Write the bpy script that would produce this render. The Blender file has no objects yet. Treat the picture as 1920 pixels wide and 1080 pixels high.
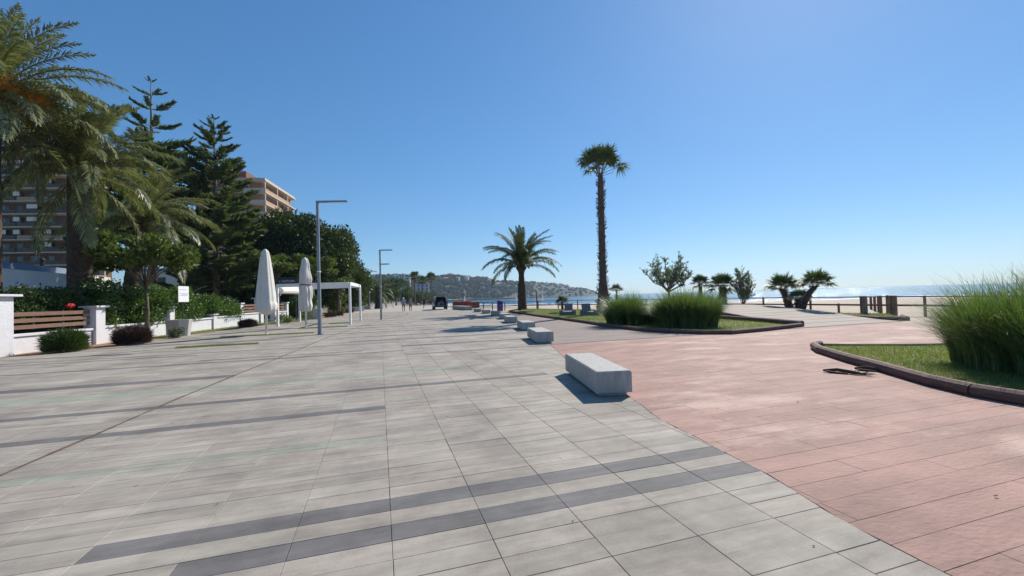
import bpy, bmesh, math, random
import numpy as np
from mathutils import Vector, Matrix
random.seed(7); RNG = np.random.default_rng(7)
rad = math.radians
scene = bpy.context.scene
COL = scene.collection

# ------------------------------------------------------------------ camera
YAW, PITCH, ROLL, EYE = rad(17.3), rad(1.22), rad(1.64), 1.5
fwd = Vector((math.sin(YAW)*math.cos(PITCH), math.cos(YAW)*math.cos(PITCH), math.sin(PITCH)))
r0 = Vector((math.cos(YAW), -math.sin(YAW), 0)); u0 = r0.cross(fwd)
rgt = r0*math.cos(ROLL) - u0*math.sin(ROLL); upv = u0*math.cos(ROLL) + r0*math.sin(ROLL)
cam_d = bpy.data.cameras.new('camera'); cam = bpy.data.objects.new('camera', cam_d); COL.objects.link(cam)
cam.matrix_world = Matrix(((rgt.x, upv.x, -fwd.x, 0), (rgt.y, upv.y, -fwd.y, 0), (rgt.z, upv.z, -fwd.z, EYE), (0, 0, 0, 1)))
cam_d.sensor_width = 36; cam_d.lens = 797/1920*36; cam_d.clip_start = 0.05; cam_d.clip_end = 60000
scene.camera = cam

# ------------------------------------------------------------------ light
SUN_AZ, SUN_EL = rad(53), rad(38.5)          # azimuth measured from +Y towards +X
world = bpy.data.worlds.new('World'); scene.world = world; world.use_nodes = True
nt = world.node_tree; nt.nodes.clear()
sky = nt.nodes.new('ShaderNodeTexSky'); sky.sky_type = 'NISHITA'; sky.sun_disc = False
sky.sun_elevation = SUN_EL; sky.sun_rotation = SUN_AZ; sky.altitude = 0
sky.air_density = 1.0; sky.dust_density = 0.17; sky.ozone_density = 8
bg = nt.nodes.new('ShaderNodeBackground'); bg.inputs['Strength'].default_value = 0.085
wo = nt.nodes.new('ShaderNodeOutputWorld')
gm = nt.nodes.new('ShaderNodeGamma'); gm.inputs['Gamma'].default_value = .70
hsv = nt.nodes.new('ShaderNodeHueSaturation'); hsv.inputs['Saturation'].default_value = 1.26; hsv.inputs['Value'].default_value = 1.76
nt.links.new(sky.outputs[0], gm.inputs[0]); nt.links.new(gm.outputs[0], hsv.inputs['Color'])
tn = nt.nodes.new('ShaderNodeMix'); tn.data_type = 'RGBA'; tn.blend_type = 'MULTIPLY'; tn.inputs[0].default_value = 1; tn.inputs['B'].default_value = (.92, 1.03, 1.09, 1)
nt.links.new(hsv.outputs[0], tn.inputs['A']); nt.links.new(tn.outputs['Result'], bg.inputs['Color']); nt.links.new(bg.outputs[0], wo.inputs['Surface'])
sl = bpy.data.lights.new('sun', 'SUN'); sl.energy = 5.0; sl.angle = rad(0.53); sl.color = (1.0, 0.935, 0.83)
so = bpy.data.objects.new('sun', sl); COL.objects.link(so)
sd = Vector((math.sin(SUN_AZ)*math.cos(SUN_EL), math.cos(SUN_AZ)*math.cos(SUN_EL), math.sin(SUN_EL)))
so.rotation_euler = sd.to_track_quat('Z', 'Y').to_euler(); so.location = sd*60
vs = scene.view_settings; vs.view_transform = 'Standard'; vs.look = 'None'; vs.gamma = 1; vs.exposure = 0.3; vs.use_curve_mapping = False
scene.cycles.use_denoising = True
scene.cycles.max_bounces = 6; scene.cycles.diffuse_bounces = 3; scene.cycles.glossy_bounces = 2; scene.cycles.transmission_bounces = 3
scene.cycles.volume_bounces = 0; scene.cycles.transparent_max_bounces = 8; scene.cycles.sample_clamp_indirect = 6

# ------------------------------------------------------------------ helpers
def srgb(r, g, b):
    f = lambda c: (c/255/12.92) if c/255 <= .04045 else ((c/255+.055)/1.055)**2.4
    return (f(r), f(g), f(b), 1)

def mat(name, col, rough=.8, var=.12, scale=3., bump=0., bscale=40., col2=None, detail=5., metal=0., translucent=0., stretch=None, spec=.35):
    m = bpy.data.materials.new(name); m.use_nodes = True; t = m.node_tree; N = t.nodes; L = t.links
    p = N['Principled BSDF']; p.inputs['Roughness'].default_value = rough; p.inputs['Metallic'].default_value = metal
    p.inputs['Specular IOR Level'].default_value = spec
    c = tuple(col[:3])
    geo = N.new('ShaderNodeNewGeometry'); pos = geo.outputs['Position']
    if stretch:
        mp = N.new('ShaderNodeMapping'); mp.inputs['Scale'].default_value = stretch; L.new(pos, mp.inputs[0]); pos = mp.outputs[0]
    if var or col2:
        n = N.new('ShaderNodeTexNoise'); n.inputs['Scale'].default_value = scale; n.inputs['Detail'].default_value = detail; n.inputs['Roughness'].default_value = .65
        L.new(pos, n.inputs['Vector'])
        r = N.new('ShaderNodeValToRGB'); r.color_ramp.elements[0].position = .3; r.color_ramp.elements[1].position = .7
        a = col2[:3] if col2 else tuple(x*(1-var*1.6) for x in c); b = c if col2 else tuple(min(1, x*(1+var)) for x in c)
        r.color_ramp.elements[0].color = (*a, 1); r.color_ramp.elements[1].color = (*b, 1)
        L.new(n.outputs[0], r.inputs[0]); L.new(r.outputs[0], p.inputs['Base Color']); csrc = r.outputs[0]
    else:
        p.inputs['Base Color'].default_value = (*c, 1); csrc = None
    if bump:
        n2 = N.new('ShaderNodeTexNoise'); n2.inputs['Scale'].default_value = bscale; n2.inputs['Detail'].default_value = 4
        L.new(pos, n2.inputs['Vector']); bp = N.new('ShaderNodeBump'); bp.inputs['Strength'].default_value = bump; bp.inputs['Distance'].default_value = .02
        L.new(n2.outputs[0], bp.inputs['Height']); L.new(bp.outputs[0], p.inputs['Normal'])
    if translucent:
        tr = N.new('ShaderNodeBsdfTranslucent'); mx = N.new('ShaderNodeMixShader'); mx.inputs[0].default_value = translucent
        if csrc:
            hs = N.new('ShaderNodeMix'); hs.data_type = 'RGBA'; hs.blend_type = 'MULTIPLY'; hs.inputs[0].default_value = 1
            hs.inputs['B'].default_value = (1.3, 1.35, .55, 1); L.new(csrc, hs.inputs['A']); L.new(hs.outputs['Result'], tr.inputs['Color'])
        else: tr.inputs['Color'].default_value = (*c, 1)
        L.new(p.outputs[0], mx.inputs[1]); L.new(tr.outputs[0], mx.inputs[2]); L.new(mx.outputs[0], N['Material Output'].inputs['Surface'])
    return m

def tag(o, label=None, cat=None, group=None, kind=None):
    if label: o['label'] = label
    if cat: o['category'] = cat
    if group: o['group'] = group
    if kind: o['kind'] = kind
    return o

def link(name, me, parent=None, loc=(0, 0, 0), rot=(0, 0, 0), sc=None):
    o = bpy.data.objects.new(name, me); COL.objects.link(o); o.location = loc; o.rotation_euler = rot
    if sc is not None: o.scale = (sc, sc, sc) if isinstance(sc, (int, float)) else sc
    if parent: o.parent = parent
    return o

def empty(name, loc=(0, 0, 0), rz=0., label=None, cat=None, group=None):
    o = bpy.data.objects.new(name, None); COL.objects.link(o); o.location = loc; o.rotation_euler = (0, 0, rz); o.empty_display_size = .2
    return tag(o, label, cat, group)

class MB:
    def __init__(s): s.v = []; s.f = []; s.m = []; s.mi = 0
    def add(s, vs, fs):
        b = len(s.v); s.v += [tuple(x) for x in vs]; s.f += [tuple(b+i for i in f) for f in fs]; s.m += [s.mi]*len(fs)
    def box(s, c, d, rz=0., taper=0.):
        x, y, z = d[0]/2, d[1]/2, d[2]/2; ca, sa = math.cos(rz), math.sin(rz); vs = []
        for k in (-1, 1):
            q = 1-taper if k == 1 else 1
            for a, b in ((-1, -1), (1, -1), (1, 1), (-1, 1)):
                px, py = a*x*q, b*y*q; vs.append((c[0]+px*ca-py*sa, c[1]+px*sa+py*ca, c[2]+k*z))
        s.add(vs, [(3, 2, 1, 0), (4, 5, 6, 7), (0, 1, 5, 4), (1, 2, 6, 5), (2, 3, 7, 6), (3, 0, 4, 7)])
    def cuboid(s, x0, x1, y0, y1, z0, z1): s.box(((x0+x1)/2, (y0+y1)/2, (z0+z1)/2), (x1-x0, y1-y0, z1-z0))
    def prism(s, poly, z0, z1):
        n = len(poly); s.add([(x, y, z0) for x, y in poly]+[(x, y, z1) for x, y in poly],
            [tuple(range(n-1, -1, -1)), tuple(range(n, 2*n))]+[(i, (i+1) % n, n+(i+1) % n, n+i) for i in range(n)])
    def tube(s, path, radii, seg=8, cap=True):
        path = [Vector(p) for p in path]; n = len(path)
        if isinstance(radii, (int, float)): radii = [radii]*n
        vs = []; ref = None
        for i, p in enumerate(path):
            t = (path[min(i+1, n-1)]-path[max(i-1, 0)]).normalized()
            if ref is None: ref = Vector((1, 0, 0)) if abs(t.x) < .8 else Vector((0, 1, 0))
            a = (ref-t*ref.dot(t)).normalized(); b = t.cross(a); ref = a
            for k in range(seg):
                an = 2*math.pi*k/seg; vs.append(p+(a*math.cos(an)+b*math.sin(an))*radii[i])
        fs = [(i*seg+k, i*seg+(k+1) % seg, (i+1)*seg+(k+1) % seg, (i+1)*seg+k) for i in range(n-1) for k in range(seg)]
        if cap: fs += [tuple(range(seg-1, -1, -1)), tuple(range((n-1)*seg, n*seg))]
        s.add(vs, fs)
    def lathe(s, prof, seg=16, c=(0, 0, 0), wob=None):
        vs = []; n = len(prof)
        for i, (r, z) in enumerate(prof):
            for k in range(seg):
                an = 2*math.pi*k/seg; rr = r*(wob(an, i/(n-1)) if wob else 1); vs.append((c[0]+rr*math.cos(an), c[1]+rr*math.sin(an), c[2]+z))
        fs = [(i*seg+k, i*seg+(k+1) % seg, (i+1)*seg+(k+1) % seg, (i+1)*seg+k) for i in range(n-1) for k in range(seg)]
        fs += [tuple(range(seg-1, -1, -1)), tuple(range((n-1)*seg, n*seg))]; s.add(vs, fs)
    def mesh(s, name, mats, smooth=False):
        me = bpy.data.meshes.new(name); me.from_pydata(s.v, [], s.f)
        for m in (mats if isinstance(mats, (list, tuple)) else [mats]): me.materials.append(m)
        if any(s.m): me.polygons.foreach_set('material_index', s.m)
        if smooth: me.polygons.foreach_set('use_smooth', [True]*len(s.f))
        me.update(); return me
    def build(s, name, mats, parent=None, smooth=False, loc=(0, 0, 0), rot=(0, 0, 0), bevel=0.):
        o = link(name, s.mesh(name, mats, smooth), parent, loc, rot)
        if bevel: add_bevel(o, bevel)
        return o

def add_bevel(o, w, seg=2):
    b = o.modifiers.new('bevel', 'BEVEL'); b.width = w; b.segments = seg; b.limit_method = 'ANGLE'; b.angle_limit = rad(40)

def np_mesh(name, V, Fq, mats, midx=None):
    """V (n,3), Fq (m,k) with k = 3 or 4"""
    V = np.asarray(V, np.float32); Fq = np.asarray(Fq, np.int32); k = Fq.shape[1]
    me = bpy.data.meshes.new(name); me.vertices.add(len(V)); me.vertices.foreach_set('co', V.ravel())
    me.loops.add(Fq.size); me.loops.foreach_set('vertex_index', Fq.ravel())
    me.polygons.add(len(Fq)); me.polygons.foreach_set('loop_start', np.arange(0, Fq.size, k, dtype=np.int32))
    try: me.polygons.foreach_set('loop_total', np.full(len(Fq), k, np.int32))
    except Exception: pass
    for m in (mats if isinstance(mats, (list, tuple)) else [mats]): me.materials.append(m)
    if midx is not None: me.polygons.foreach_set('material_index', np.asarray(midx, np.int32))
    me.update(calc_edges=True); me.validate(); return me

def unit(a): return a/np.maximum(np.linalg.norm(a, axis=-1, keepdims=True), 1e-9)

def kites(base, direc, length, width, nrm=None, bend=None):
    """leaf shaped kite quads; arrays: base (n,3), direc (n,3), length (n,), width (n,)"""
    n = len(base); d = unit(direc)
    if nrm is None: nrm = unit(RNG.normal(size=(n, 3)))
    s = unit(np.cross(d, nrm)); L = np.asarray(length).reshape(-1, 1); W = np.asarray(width).reshape(-1, 1)*np.ones_like(L)
    mid = base+d*L*.42; tip = base+d*L
    if bend is not None: tip = tip+bend
    V = np.stack([base, mid-s*W*.5, tip, mid+s*W*.5], 1).reshape(-1, 3)
    F = np.arange(4*n).reshape(-1, 4); return V, F

def merge(parts):
    Vs, Fs, o = [], [], 0
    for V, F in parts: Vs.append(V); Fs.append(F+o); o += len(V)
    return np.concatenate(Vs), np.concatenate(Fs)

def tube_np(path, radii, seg=8):
    m = MB(); m.tube(path, radii, seg, cap=False); return np.array(m.v), np.array(m.f)

def interp(tab, y):
    return float(np.interp(y, [a for a, _ in tab], [b for _, b in tab]))

def leaf_cloud(clumps, n, size, up=.3, shell=.55, aspect=.55):
    """clumps: (centre, radii) list; leaf kites spread through the outer volume"""
    vol = np.array([r[0]*r[1]*r[2] for _, r in clumps])**.75; cnt = (n*vol/vol.sum()).astype(int)+1; B = []; D = []
    for (c, r), k in zip(clumps, cnt):
        d = unit(RNG.normal(size=(k, 3))); q = shell+(1-shell)*RNG.random((k, 1))**.6
        q *= 1+.13*np.sin(d[:, :1]*5+c[0])*np.cos(d[:, 1:2]*6+c[1])+RNG.normal(0, .05, (k, 1))
        B.append(np.array(c)+d*np.array(r)*q); D.append(unit(d*.7+RNG.normal(size=(k, 3))*.6+np.array([0, 0, up])))
    B = np.concatenate(B); D = np.concatenate(D); k = len(B); L = size*(.65+.7*RNG.random(k))
    return kites(B, D, L, L*aspect)

def worn(m, pale, thr=(.52, .66), scale=.45, stretch=(.7, 1.5, 1)):
    t = m.node_tree; N = t.nodes; L = t.links; p = N['Principled BSDF']; src = p.inputs['Base Color'].links[0].from_socket
    geo = N.new('ShaderNodeNewGeometry'); mp = N.new('ShaderNodeMapping'); mp.inputs['Scale'].default_value = stretch; L.new(geo.outputs['Position'], mp.inputs[0])
    n = N.new('ShaderNodeTexNoise'); n.inputs['Scale'].default_value = scale; n.inputs['Detail'].default_value = 9; n.inputs['Roughness'].default_value = .68; L.new(mp.outputs[0], n.inputs['Vector'])
    r = N.new('ShaderNodeMapRange'); r.inputs['From Min'].default_value = thr[0]; r.inputs['From Max'].default_value = thr[1]; r.inputs['To Max'].default_value = .85; L.new(n.outputs[0], r.inputs['Value'])
    mx = N.new('ShaderNodeMix'); mx.data_type = 'RGBA'; mx.inputs['B'].default_value = (*pale, 1); L.new(r.outputs[0], mx.inputs[0]); L.new(src, mx.inputs['A']); L.new(mx.outputs['Result'], p.inputs['Base Color'])
# ------------------------------------------------------------------ materials
M = {}
def paver_mat(name, base, tint=.10, gum=True):
    m = mat(name, base, .82, .07, 1.1, .18, 160.); t = m.node_tree; N = t.nodes; L = t.links; p = N['Principled BSDF']
    geo = N.new('ShaderNodeNewGeometry'); mp = N.new('ShaderNodeVectorMath'); mp.operation = 'MULTIPLY'; mp.inputs[1].default_value = (1/.6, 5, 0)
    ad = N.new('ShaderNodeVectorMath'); ad.operation = 'ADD'; ad.inputs[1].default_value = (-.04, 0, 0)
    L.new(geo.outputs['Position'], ad.inputs[0]); L.new(ad.outputs[0], mp.inputs[0])
    fl = N.new('ShaderNodeVectorMath'); fl.operation = 'FLOOR'; L.new(mp.outputs[0], fl.inputs[0])
    wn = N.new('ShaderNodeTexWhiteNoise'); L.new(fl.outputs[0], wn.inputs['Vector'])
    mr = N.new('ShaderNodeMapRange'); mr.inputs['To Min'].default_value = 1-tint; mr.inputs['To Max'].default_value = 1+tint*.6; L.new(wn.outputs['Value'], mr.inputs['Value'])
    src = p.inputs['Base Color'].links[0].from_socket
    mx = N.new('ShaderNodeMix'); mx.data_type = 'RGBA'; mx.blend_type = 'MULTIPLY'; mx.inputs[0].default_value = 1
    hu = N.new('ShaderNodeMix'); hu.data_type = 'RGBA'; hu.inputs['A'].default_value = (1.018, .99, .98, 1); hu.inputs['B'].default_value = (.985, 1.0, .99, 1)
    wn2 = N.new('ShaderNodeTexWhiteNoise'); wn2.noise_dimensions = '4D'; wn2.inputs['W'].default_value = 3.7; L.new(fl.outputs[0], wn2.inputs['Vector']); L.new(wn2.outputs['Value'], hu.inputs[0])
    hm = N.new('ShaderNodeMix'); hm.data_type = 'RGBA'; hm.blend_type = 'MULTIPLY'; hm.inputs[0].default_value = 1; L.new(src, hm.inputs['A']); L.new(hu.outputs['Result'], hm.inputs['B']); src = hm.outputs['Result']
    L.new(src, mx.inputs['A']); L.new(mr.outputs[0], mx.inputs['B'])
    # fine aggregate speckle
    n = N.new('ShaderNodeTexNoise'); n.inputs['Scale'].default_value = 220; n.inputs['Detail'].default_value = 2; L.new(geo.outputs['Position'], n.inputs['Vector'])
    mr2 = N.new('ShaderNodeMapRange'); mr2.inputs['From Min'].default_value = .3; mr2.inputs['From Max'].default_value = .7; mr2.inputs['To Min'].default_value = .86; mr2.inputs['To Max'].default_value = 1.1; L.new(n.outputs[0], mr2.inputs['Value'])
    mx2 = N.new('ShaderNodeMix'); mx2.data_type = 'RGBA'; mx2.blend_type = 'MULTIPLY'; mx2.inputs[0].default_value = 1
    L.new(mx.outputs['Result'], mx2.inputs['A']); L.new(mr2.outputs[0], mx2.inputs['B']); out = mx2.outputs['Result']
    # grime along the lengths of the boards and trodden gum
    st = N.new('ShaderNodeMapping'); st.inputs['Scale'].default_value = (.9, 6, 1); L.new(geo.outputs['Position'], st.inputs[0])
    n3 = N.new('ShaderNodeTexNoise'); n3.inputs['Scale'].default_value = 1.3; n3.inputs['Detail'].default_value = 6; n3.inputs['Roughness'].default_value = .7; L.new(st.outputs[0], n3.inputs['Vector'])
    mr3 = N.new('ShaderNodeMapRange'); mr3.inputs['From Min'].default_value = .35; mr3.inputs['From Max'].default_value = .68; mr3.inputs['To Min'].default_value = .76; mr3.inputs['To Max'].default_value = 1.07; L.new(n3.outputs[0], mr3.inputs['Value'])
    mx3 = N.new('ShaderNodeMix'); mx3.data_type = 'RGBA'; mx3.blend_type = 'MULTIPLY'; mx3.inputs[0].default_value = 1
    L.new(out, mx3.inputs['A']); L.new(mr3.outputs[0], mx3.inputs['B']); out = mx3.outputs['Result']
    if gum:
        v = N.new('ShaderNodeTexVoronoi'); v.inputs['Scale'].default_value = 1.7; L.new(geo.outputs['Position'], v.inputs['Vector'])
        lt = N.new('ShaderNodeMapRange'); lt.inputs['From Min'].default_value = .022; lt.inputs['From Max'].default_value = .034; lt.inputs['To Min'].default_value = .55; lt.inputs['To Max'].default_value = 1; L.new(v.outputs['Distance'], lt.inputs['Value'])
        mx4 = N.new('ShaderNodeMix'); mx4.data_type = 'RGBA'; mx4.blend_type = 'MULTIPLY'; mx4.inputs[0].default_value = 1
        L.new(out, mx4.inputs['A']); L.new(lt.outputs[0], mx4.inputs['B']); out = mx4.outputs['Result']
    # broad water stains
    n5 = N.new('ShaderNodeTexNoise'); n5.inputs['Scale'].default_value = .7; n5.inputs['Detail'].default_value = 8; n5.inputs['Roughness'].default_value = .72; L.new(geo.outputs['Position'], n5.inputs['Vector'])
    mr5 = N.new('ShaderNodeMapRange'); mr5.inputs['From Min'].default_value = .36; mr5.inputs['From Max'].default_value = .56; mr5.inputs['To Min'].default_value = .70; mr5.inputs['To Max'].default_value = 1.03; L.new(n5.outputs[0], mr5.inputs['Value'])
    mx5 = N.new('ShaderNodeMix'); mx5.data_type = 'RGBA'; mx5.blend_type = 'MULTIPLY'; mx5.inputs[0].default_value = 1; L.new(out, mx5.inputs['A']); L.new(mr5.outputs[0], mx5.inputs['B']); out = mx5.outputs['Result']
    # pale splashes
    v6 = N.new('ShaderNodeTexVoronoi'); v6.inputs['Scale'].default_value = .62; L.new(geo.outputs['Position'], v6.inputs['Vector'])
    n6 = N.new('ShaderNodeTexNoise'); n6.inputs['Scale'].default_value = 45; L.new(geo.outputs['Position'], n6.inputs['Vector']); a6 = N.new('ShaderNodeMath'); a6.operation = 'MULTIPLY_ADD'; a6.inputs[1].default_value = .05; L.new(n6.outputs[0], a6.inputs[0]); L.new(v6.outputs['Distance'], a6.inputs[2])
    l6 = N.new('ShaderNodeMapRange'); l6.inputs['From Min'].default_value = .040; l6.inputs['From Max'].default_value = .052; l6.inputs['To Min'].default_value = .45; l6.inputs['To Max'].default_value = 0; L.new(a6.outputs[0], l6.inputs['Value'])
    m6 = N.new('ShaderNodeMix'); m6.data_type = 'RGBA'; m6.inputs['B'].default_value = (.6, .59, .57, 1); L.new(l6.outputs[0], m6.inputs[0]); L.new(out, m6.inputs['A']); out = m6.outputs['Result']
    L.new(out, p.inputs['Base Color']); return m
M['paver'] = paver_mat('paver_grey', (.40, .357, .305))
M['paver_dark'] = paver_mat('paver_charcoal', (.185, .176, .172), .06)
M['paver_green'] = paver_mat('paver_green', (.335, .345, .28), .06)
M['joint'] = mat('joint_sand', (.17, .15, .13), .95, .2, 9.)
M['pink'] = mat('stamped_pink', (.42, .24, .195), .8, .1, 1.0, .4, 18., col2=(.215, .125, .102), detail=11, stretch=(.8, 1.7, 1))
worn(M['pink'], (.50, .35, .285), (.53, .63)); worn(M['pink'], (.29, .215, .175), (.56, .72), .8, (.5, 3, 1))
M['pinkjoint'] = mat('pink_joint', (.24, .15, .13), .9, .15, 6.)
M['greywood'] = mat('stamped_greywood', (.30, .245, .21), .85, .1, 1.6, .5, 5., col2=(.17, .14, .125), detail=9, stretch=(.35, 5, 1))
M['concrete'] = mat('bench_concrete', (.42, .405, .375), .75, .16, 5., .2, 60., stretch=(2.5, 2.5, .5), detail=9)
worn(M['concrete'], (.27, .255, .23), (.56, .75), 1.3, (3, 3, .6))
M['concrete_rough'] = mat('planter_concrete', (.40, .385, .36), .85, .12, 4., .2, 60.)
M['dark_concrete'] = mat('dark_concrete', (.20, .19, .18), .85, .15, 4., .2, 60.)
M['sand'] = mat('sand', (.46, .375, .285), .95, .12, .5, .5, 6., detail=8)
M['earth'] = mat('earth', (.30, .17, .10), .95, .25, 3., .5, 20.)
M['landmat'] = mat('land', (.22, .20, .13), .95, .25, .08, .2, 4.)
M['lawnsoil'] = mat('lawn_soil', (.13, .16, .05), .95, .3, 2.2, .4, 30., col2=(.20, .17, .075))
M['blade'] = mat('lawn_blade', (.15, .24, .045), .7, .25, 1.2, translucent=.35, col2=(.19, .21, .06))
M['log'] = mat('kerb_timber', (.17, .095, .075), .8, .25, 5., .5, 24., stretch=(1, 1, 6))
M['white_wall'] = mat('white_render', (.66, .655, .67), .85, .05, 3., .7, 26.)
M['whitepaint'] = mat('white_paint', (.78, .78, .76), .55, .04, 3.)
M['canvas'] = mat('parasol_canvas', (.66, .63, .58), .9, .06, 2.5, .25, 9.)
M['fencewood'] = mat('slat_wood', (.215, .125, .085), .8, .22, 6., .3, 30., stretch=(1, 1, 9))
M['postwood'] = mat('post_wood', (.19, .105, .075), .85, .25, 5., .4, 30., stretch=(4, 4, 1))
M['greywood_post'] = mat('weathered_post', (.25, .20, .18), .9, .2, 5., .4, 30.)
M['steel'] = mat('lamp_steel', (.25, .275, .30), .45, .08, 3., metal=.6)
M['dark_steel'] = mat('dark_steel', (.055, .06, .07), .5, .1, 3.)
M['trunk'] = mat('palm_trunk', (.085, .06, .045), .95, .35, 6., .8, 22.)
M['trunk2'] = mat('fan_palm_trunk', (.155, .105, .085), .95, .3, 7., .8, 26.)
M['bark'] = mat('bark', (.17, .135, .10), .95, .3, 6., .6, 20.)
M['frond'] = mat('date_frond', (.105, .135, .05), .5, .3, 1.5, translucent=.22, col2=(.062, .09, .034), spec=.5)
M['frondgrey'] = mat('date_frond_grey', (.25, .265, .14), .42, .3, 1.5, translucent=.28, col2=(.095, .125, .05), spec=.6)
M['fan'] = mat('fan_leaf', (.085, .125, .045), .5, .3, 3., translucent=.25, col2=(.05, .08, .03), spec=.5)
M['rachis'] = mat('leaf_rib', (.20, .17, .07), .6, .2, 3.)
M['orange'] = mat('fruit_stalk', (.62, .27, .035), .7, .25, 5.)
M['needle'] = mat('araucaria_needle', (.095, .13, .06), .7, .3, 1.2, translucent=.32)
M['ficus'] = mat('ficus_leaf', (.058, .088, .027), .55, .45, .6, translucent=.22, spec=.25)
M['bright_leaf'] = mat('bright_leaf', (.125, .17, .045), .6, .3, 1.5, translucent=.3, col2=(.065, .10, .025))
M['hedge'] = mat('hedge_leaf', (.115, .195, .045), .5, .35, 1.2, translucent=.28, col2=(.05, .10, .022), spec=.5)
M['mid_leaf'] = mat('mid_leaf', (.07, .115, .035), .55, .35, 1.0, translucent=.25, col2=(.04, .07, .022))
M['redbush'] = mat('dark_red_leaf', (.075, .045, .04), .7, .3, 5., translucent=.15)
M['oleander'] = mat('grey_leaf', (.15, .18, .12), .6, .3, 3., translucent=.25)
M['reed'] = mat('tall_grass', (.15, .235, .075), .4, .3, 3.5, translucent=.33, col2=(.07, .125, .045), spec=.5)
M['straw'] = mat('dry_grass', (.40, .33, .16), .6, .2, 3., translucent=.3)
M['deadfrond'] = mat('dead_frond', (.085, .055, .04), .9, .2, 6.)
M['balcony'] = mat('balcony_render', (.53, .45, .37), .85, .06, 1.)
M['brickwall'] = mat('brick_render', (.33, .215, .145), .85, .12, 2.)
M['rail_orange'] = mat('balcony_panel', (.43, .28, .17), .7, .1, 2.)
M['slabdull'] = mat('slab_dull', (.46, .42, .37), .8, .06, 2.); M['brickshaded'] = mat('brick_shaded', (.17, .10, .065), .85, .15, 2.); M['panel_brown_shaded'] = mat('panel_brown_shaded', (.10, .07, .05), .5, .2, 1.)  # balcony recess shade put into the left block's wall and panel browns
M['slabwhite'] = mat('slab_edge', (.72, .69, .65), .8, .05, 2.)
M['darkglass'] = mat('dark_glass', (.035, .04, .045), .15, .2, .3, spec=.6)
M['housewhite'] = mat('house_white', (.72, .71, .69), .85, .06, 1.)
M['bluegrey'] = mat('roof_bluegrey', (.17, .23, .31), .7, .1, 1.)
M['rooftile'] = mat('roof_tile', (.42, .21, .13), .85, .2, 5.)
M['redpaint'] = mat('red_cover', (.36, .045, .025), .6, .2, 2.)
M['purple'] = mat('purple_plastic', (.10, .075, .27), .5, .08, 3.)
M['black'] = mat('black_plastic', (.018, .018, .02), .5, .1, 3.)
M['vanpaint'] = mat('van_paint', (.30, .32, .35), .3, .04, 3., spec=.6)
M['tyre'] = mat('tyre', (.02, .02, .02), .85, .1, 5.)
M['tail'] = mat('tail_lamp', (.35, .02, .02), .3, 0)
M['skin'] = mat('skin', (.45, .27, .19), .6, .06, 4.)
M['signdark'] = mat('sign_panel', (.02, .025, .04), .4, .05, 3.)
M['signprint'] = mat('sign_print', (.42, .44, .48), .6, 0)
M['printlilac'] = mat('print_lilac', (.52, .54, .72), .7, 0)
M['foam'] = mat('foam', (.80, .82, .84), .8, .05, 1.)
M['hill'] = mat('hill_scrub', (.028, .042, .02), .95, .35, .012, col2=(.045, .052, .028), detail=8)
M['hilltree'] = mat('hill_tree', (.018, .028, .014), .95, .4, .02, spec=.1)
M['flower'] = mat('red_flower', (.62, .03, .03), .6, .1, 3.)
M['joint_brown'] = mat('expansion_joint', (.17, .11, .075), .9, .3, 6., .4, 40.)

# ------------------------------------------------------------------ setting: land, beach, sea
INNER = [(26, -80), (26, -20), (26, 5), (26, 20), (24.5, 35), (21, 50), (15, 80), (13, 150), (22, 300), (120, 700), (500, 1150)]
OUTER = [(420, -70), (290, 10), (170, 68), (122, 100), (88, 122), (62, 142), (42, 190), (32, 300), (44, 600), (250, 1100), (780, 1400)]
def resample(poly, k):
    return [(a[0]+(b[0]-a[0])*i/k, a[1]+(b[1]-a[1])*i/k) for a, b in zip(poly, poly[1:]) for i in range(k)]+[poly[-1]]
m = MB(); m.add([(x, y, -.05) for x, y in [(-3000, -600), (26, -600)]+INNER+[(900, 1600), (900, 4500), (-3000, 4500)]], [tuple(range(len(INNER)+5))])
tag(m.build('ground', M['landmat']), kind='structure')
I6, O6 = resample(INNER, 8), resample(OUTER, 8); NS = 44; V = []
for a, b in zip(I6, O6):
    for j in range(NS):
        t = (j/(NS-1))**1.7*1.35; x, y = a[0]+(b[0]-a[0])*t, a[1]+(b[1]-a[1])*t
        z = -.045-2.0*t + (.0 if j < 1 else (.16*math.sin(x*.31+y*.17)*math.sin(y*.23-x*.11)+.05*math.sin(x*1.3)*math.sin(y*1.1))*min(1, t*8)*max(0, 1-t*2.2))
        V.append((x, y, z))
F_ = [(i*NS+j, i*NS+j+1, (i+1)*NS+j+1, (i+1)*NS+j) for i in range(len(I6)-1) for j in range(NS-1)]
me = np_mesh('beach', V, F_, M['sand']); me.polygons.foreach_set('use_smooth', [True]*len(F_)); tag(link('beach', me), kind='structure')

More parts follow.
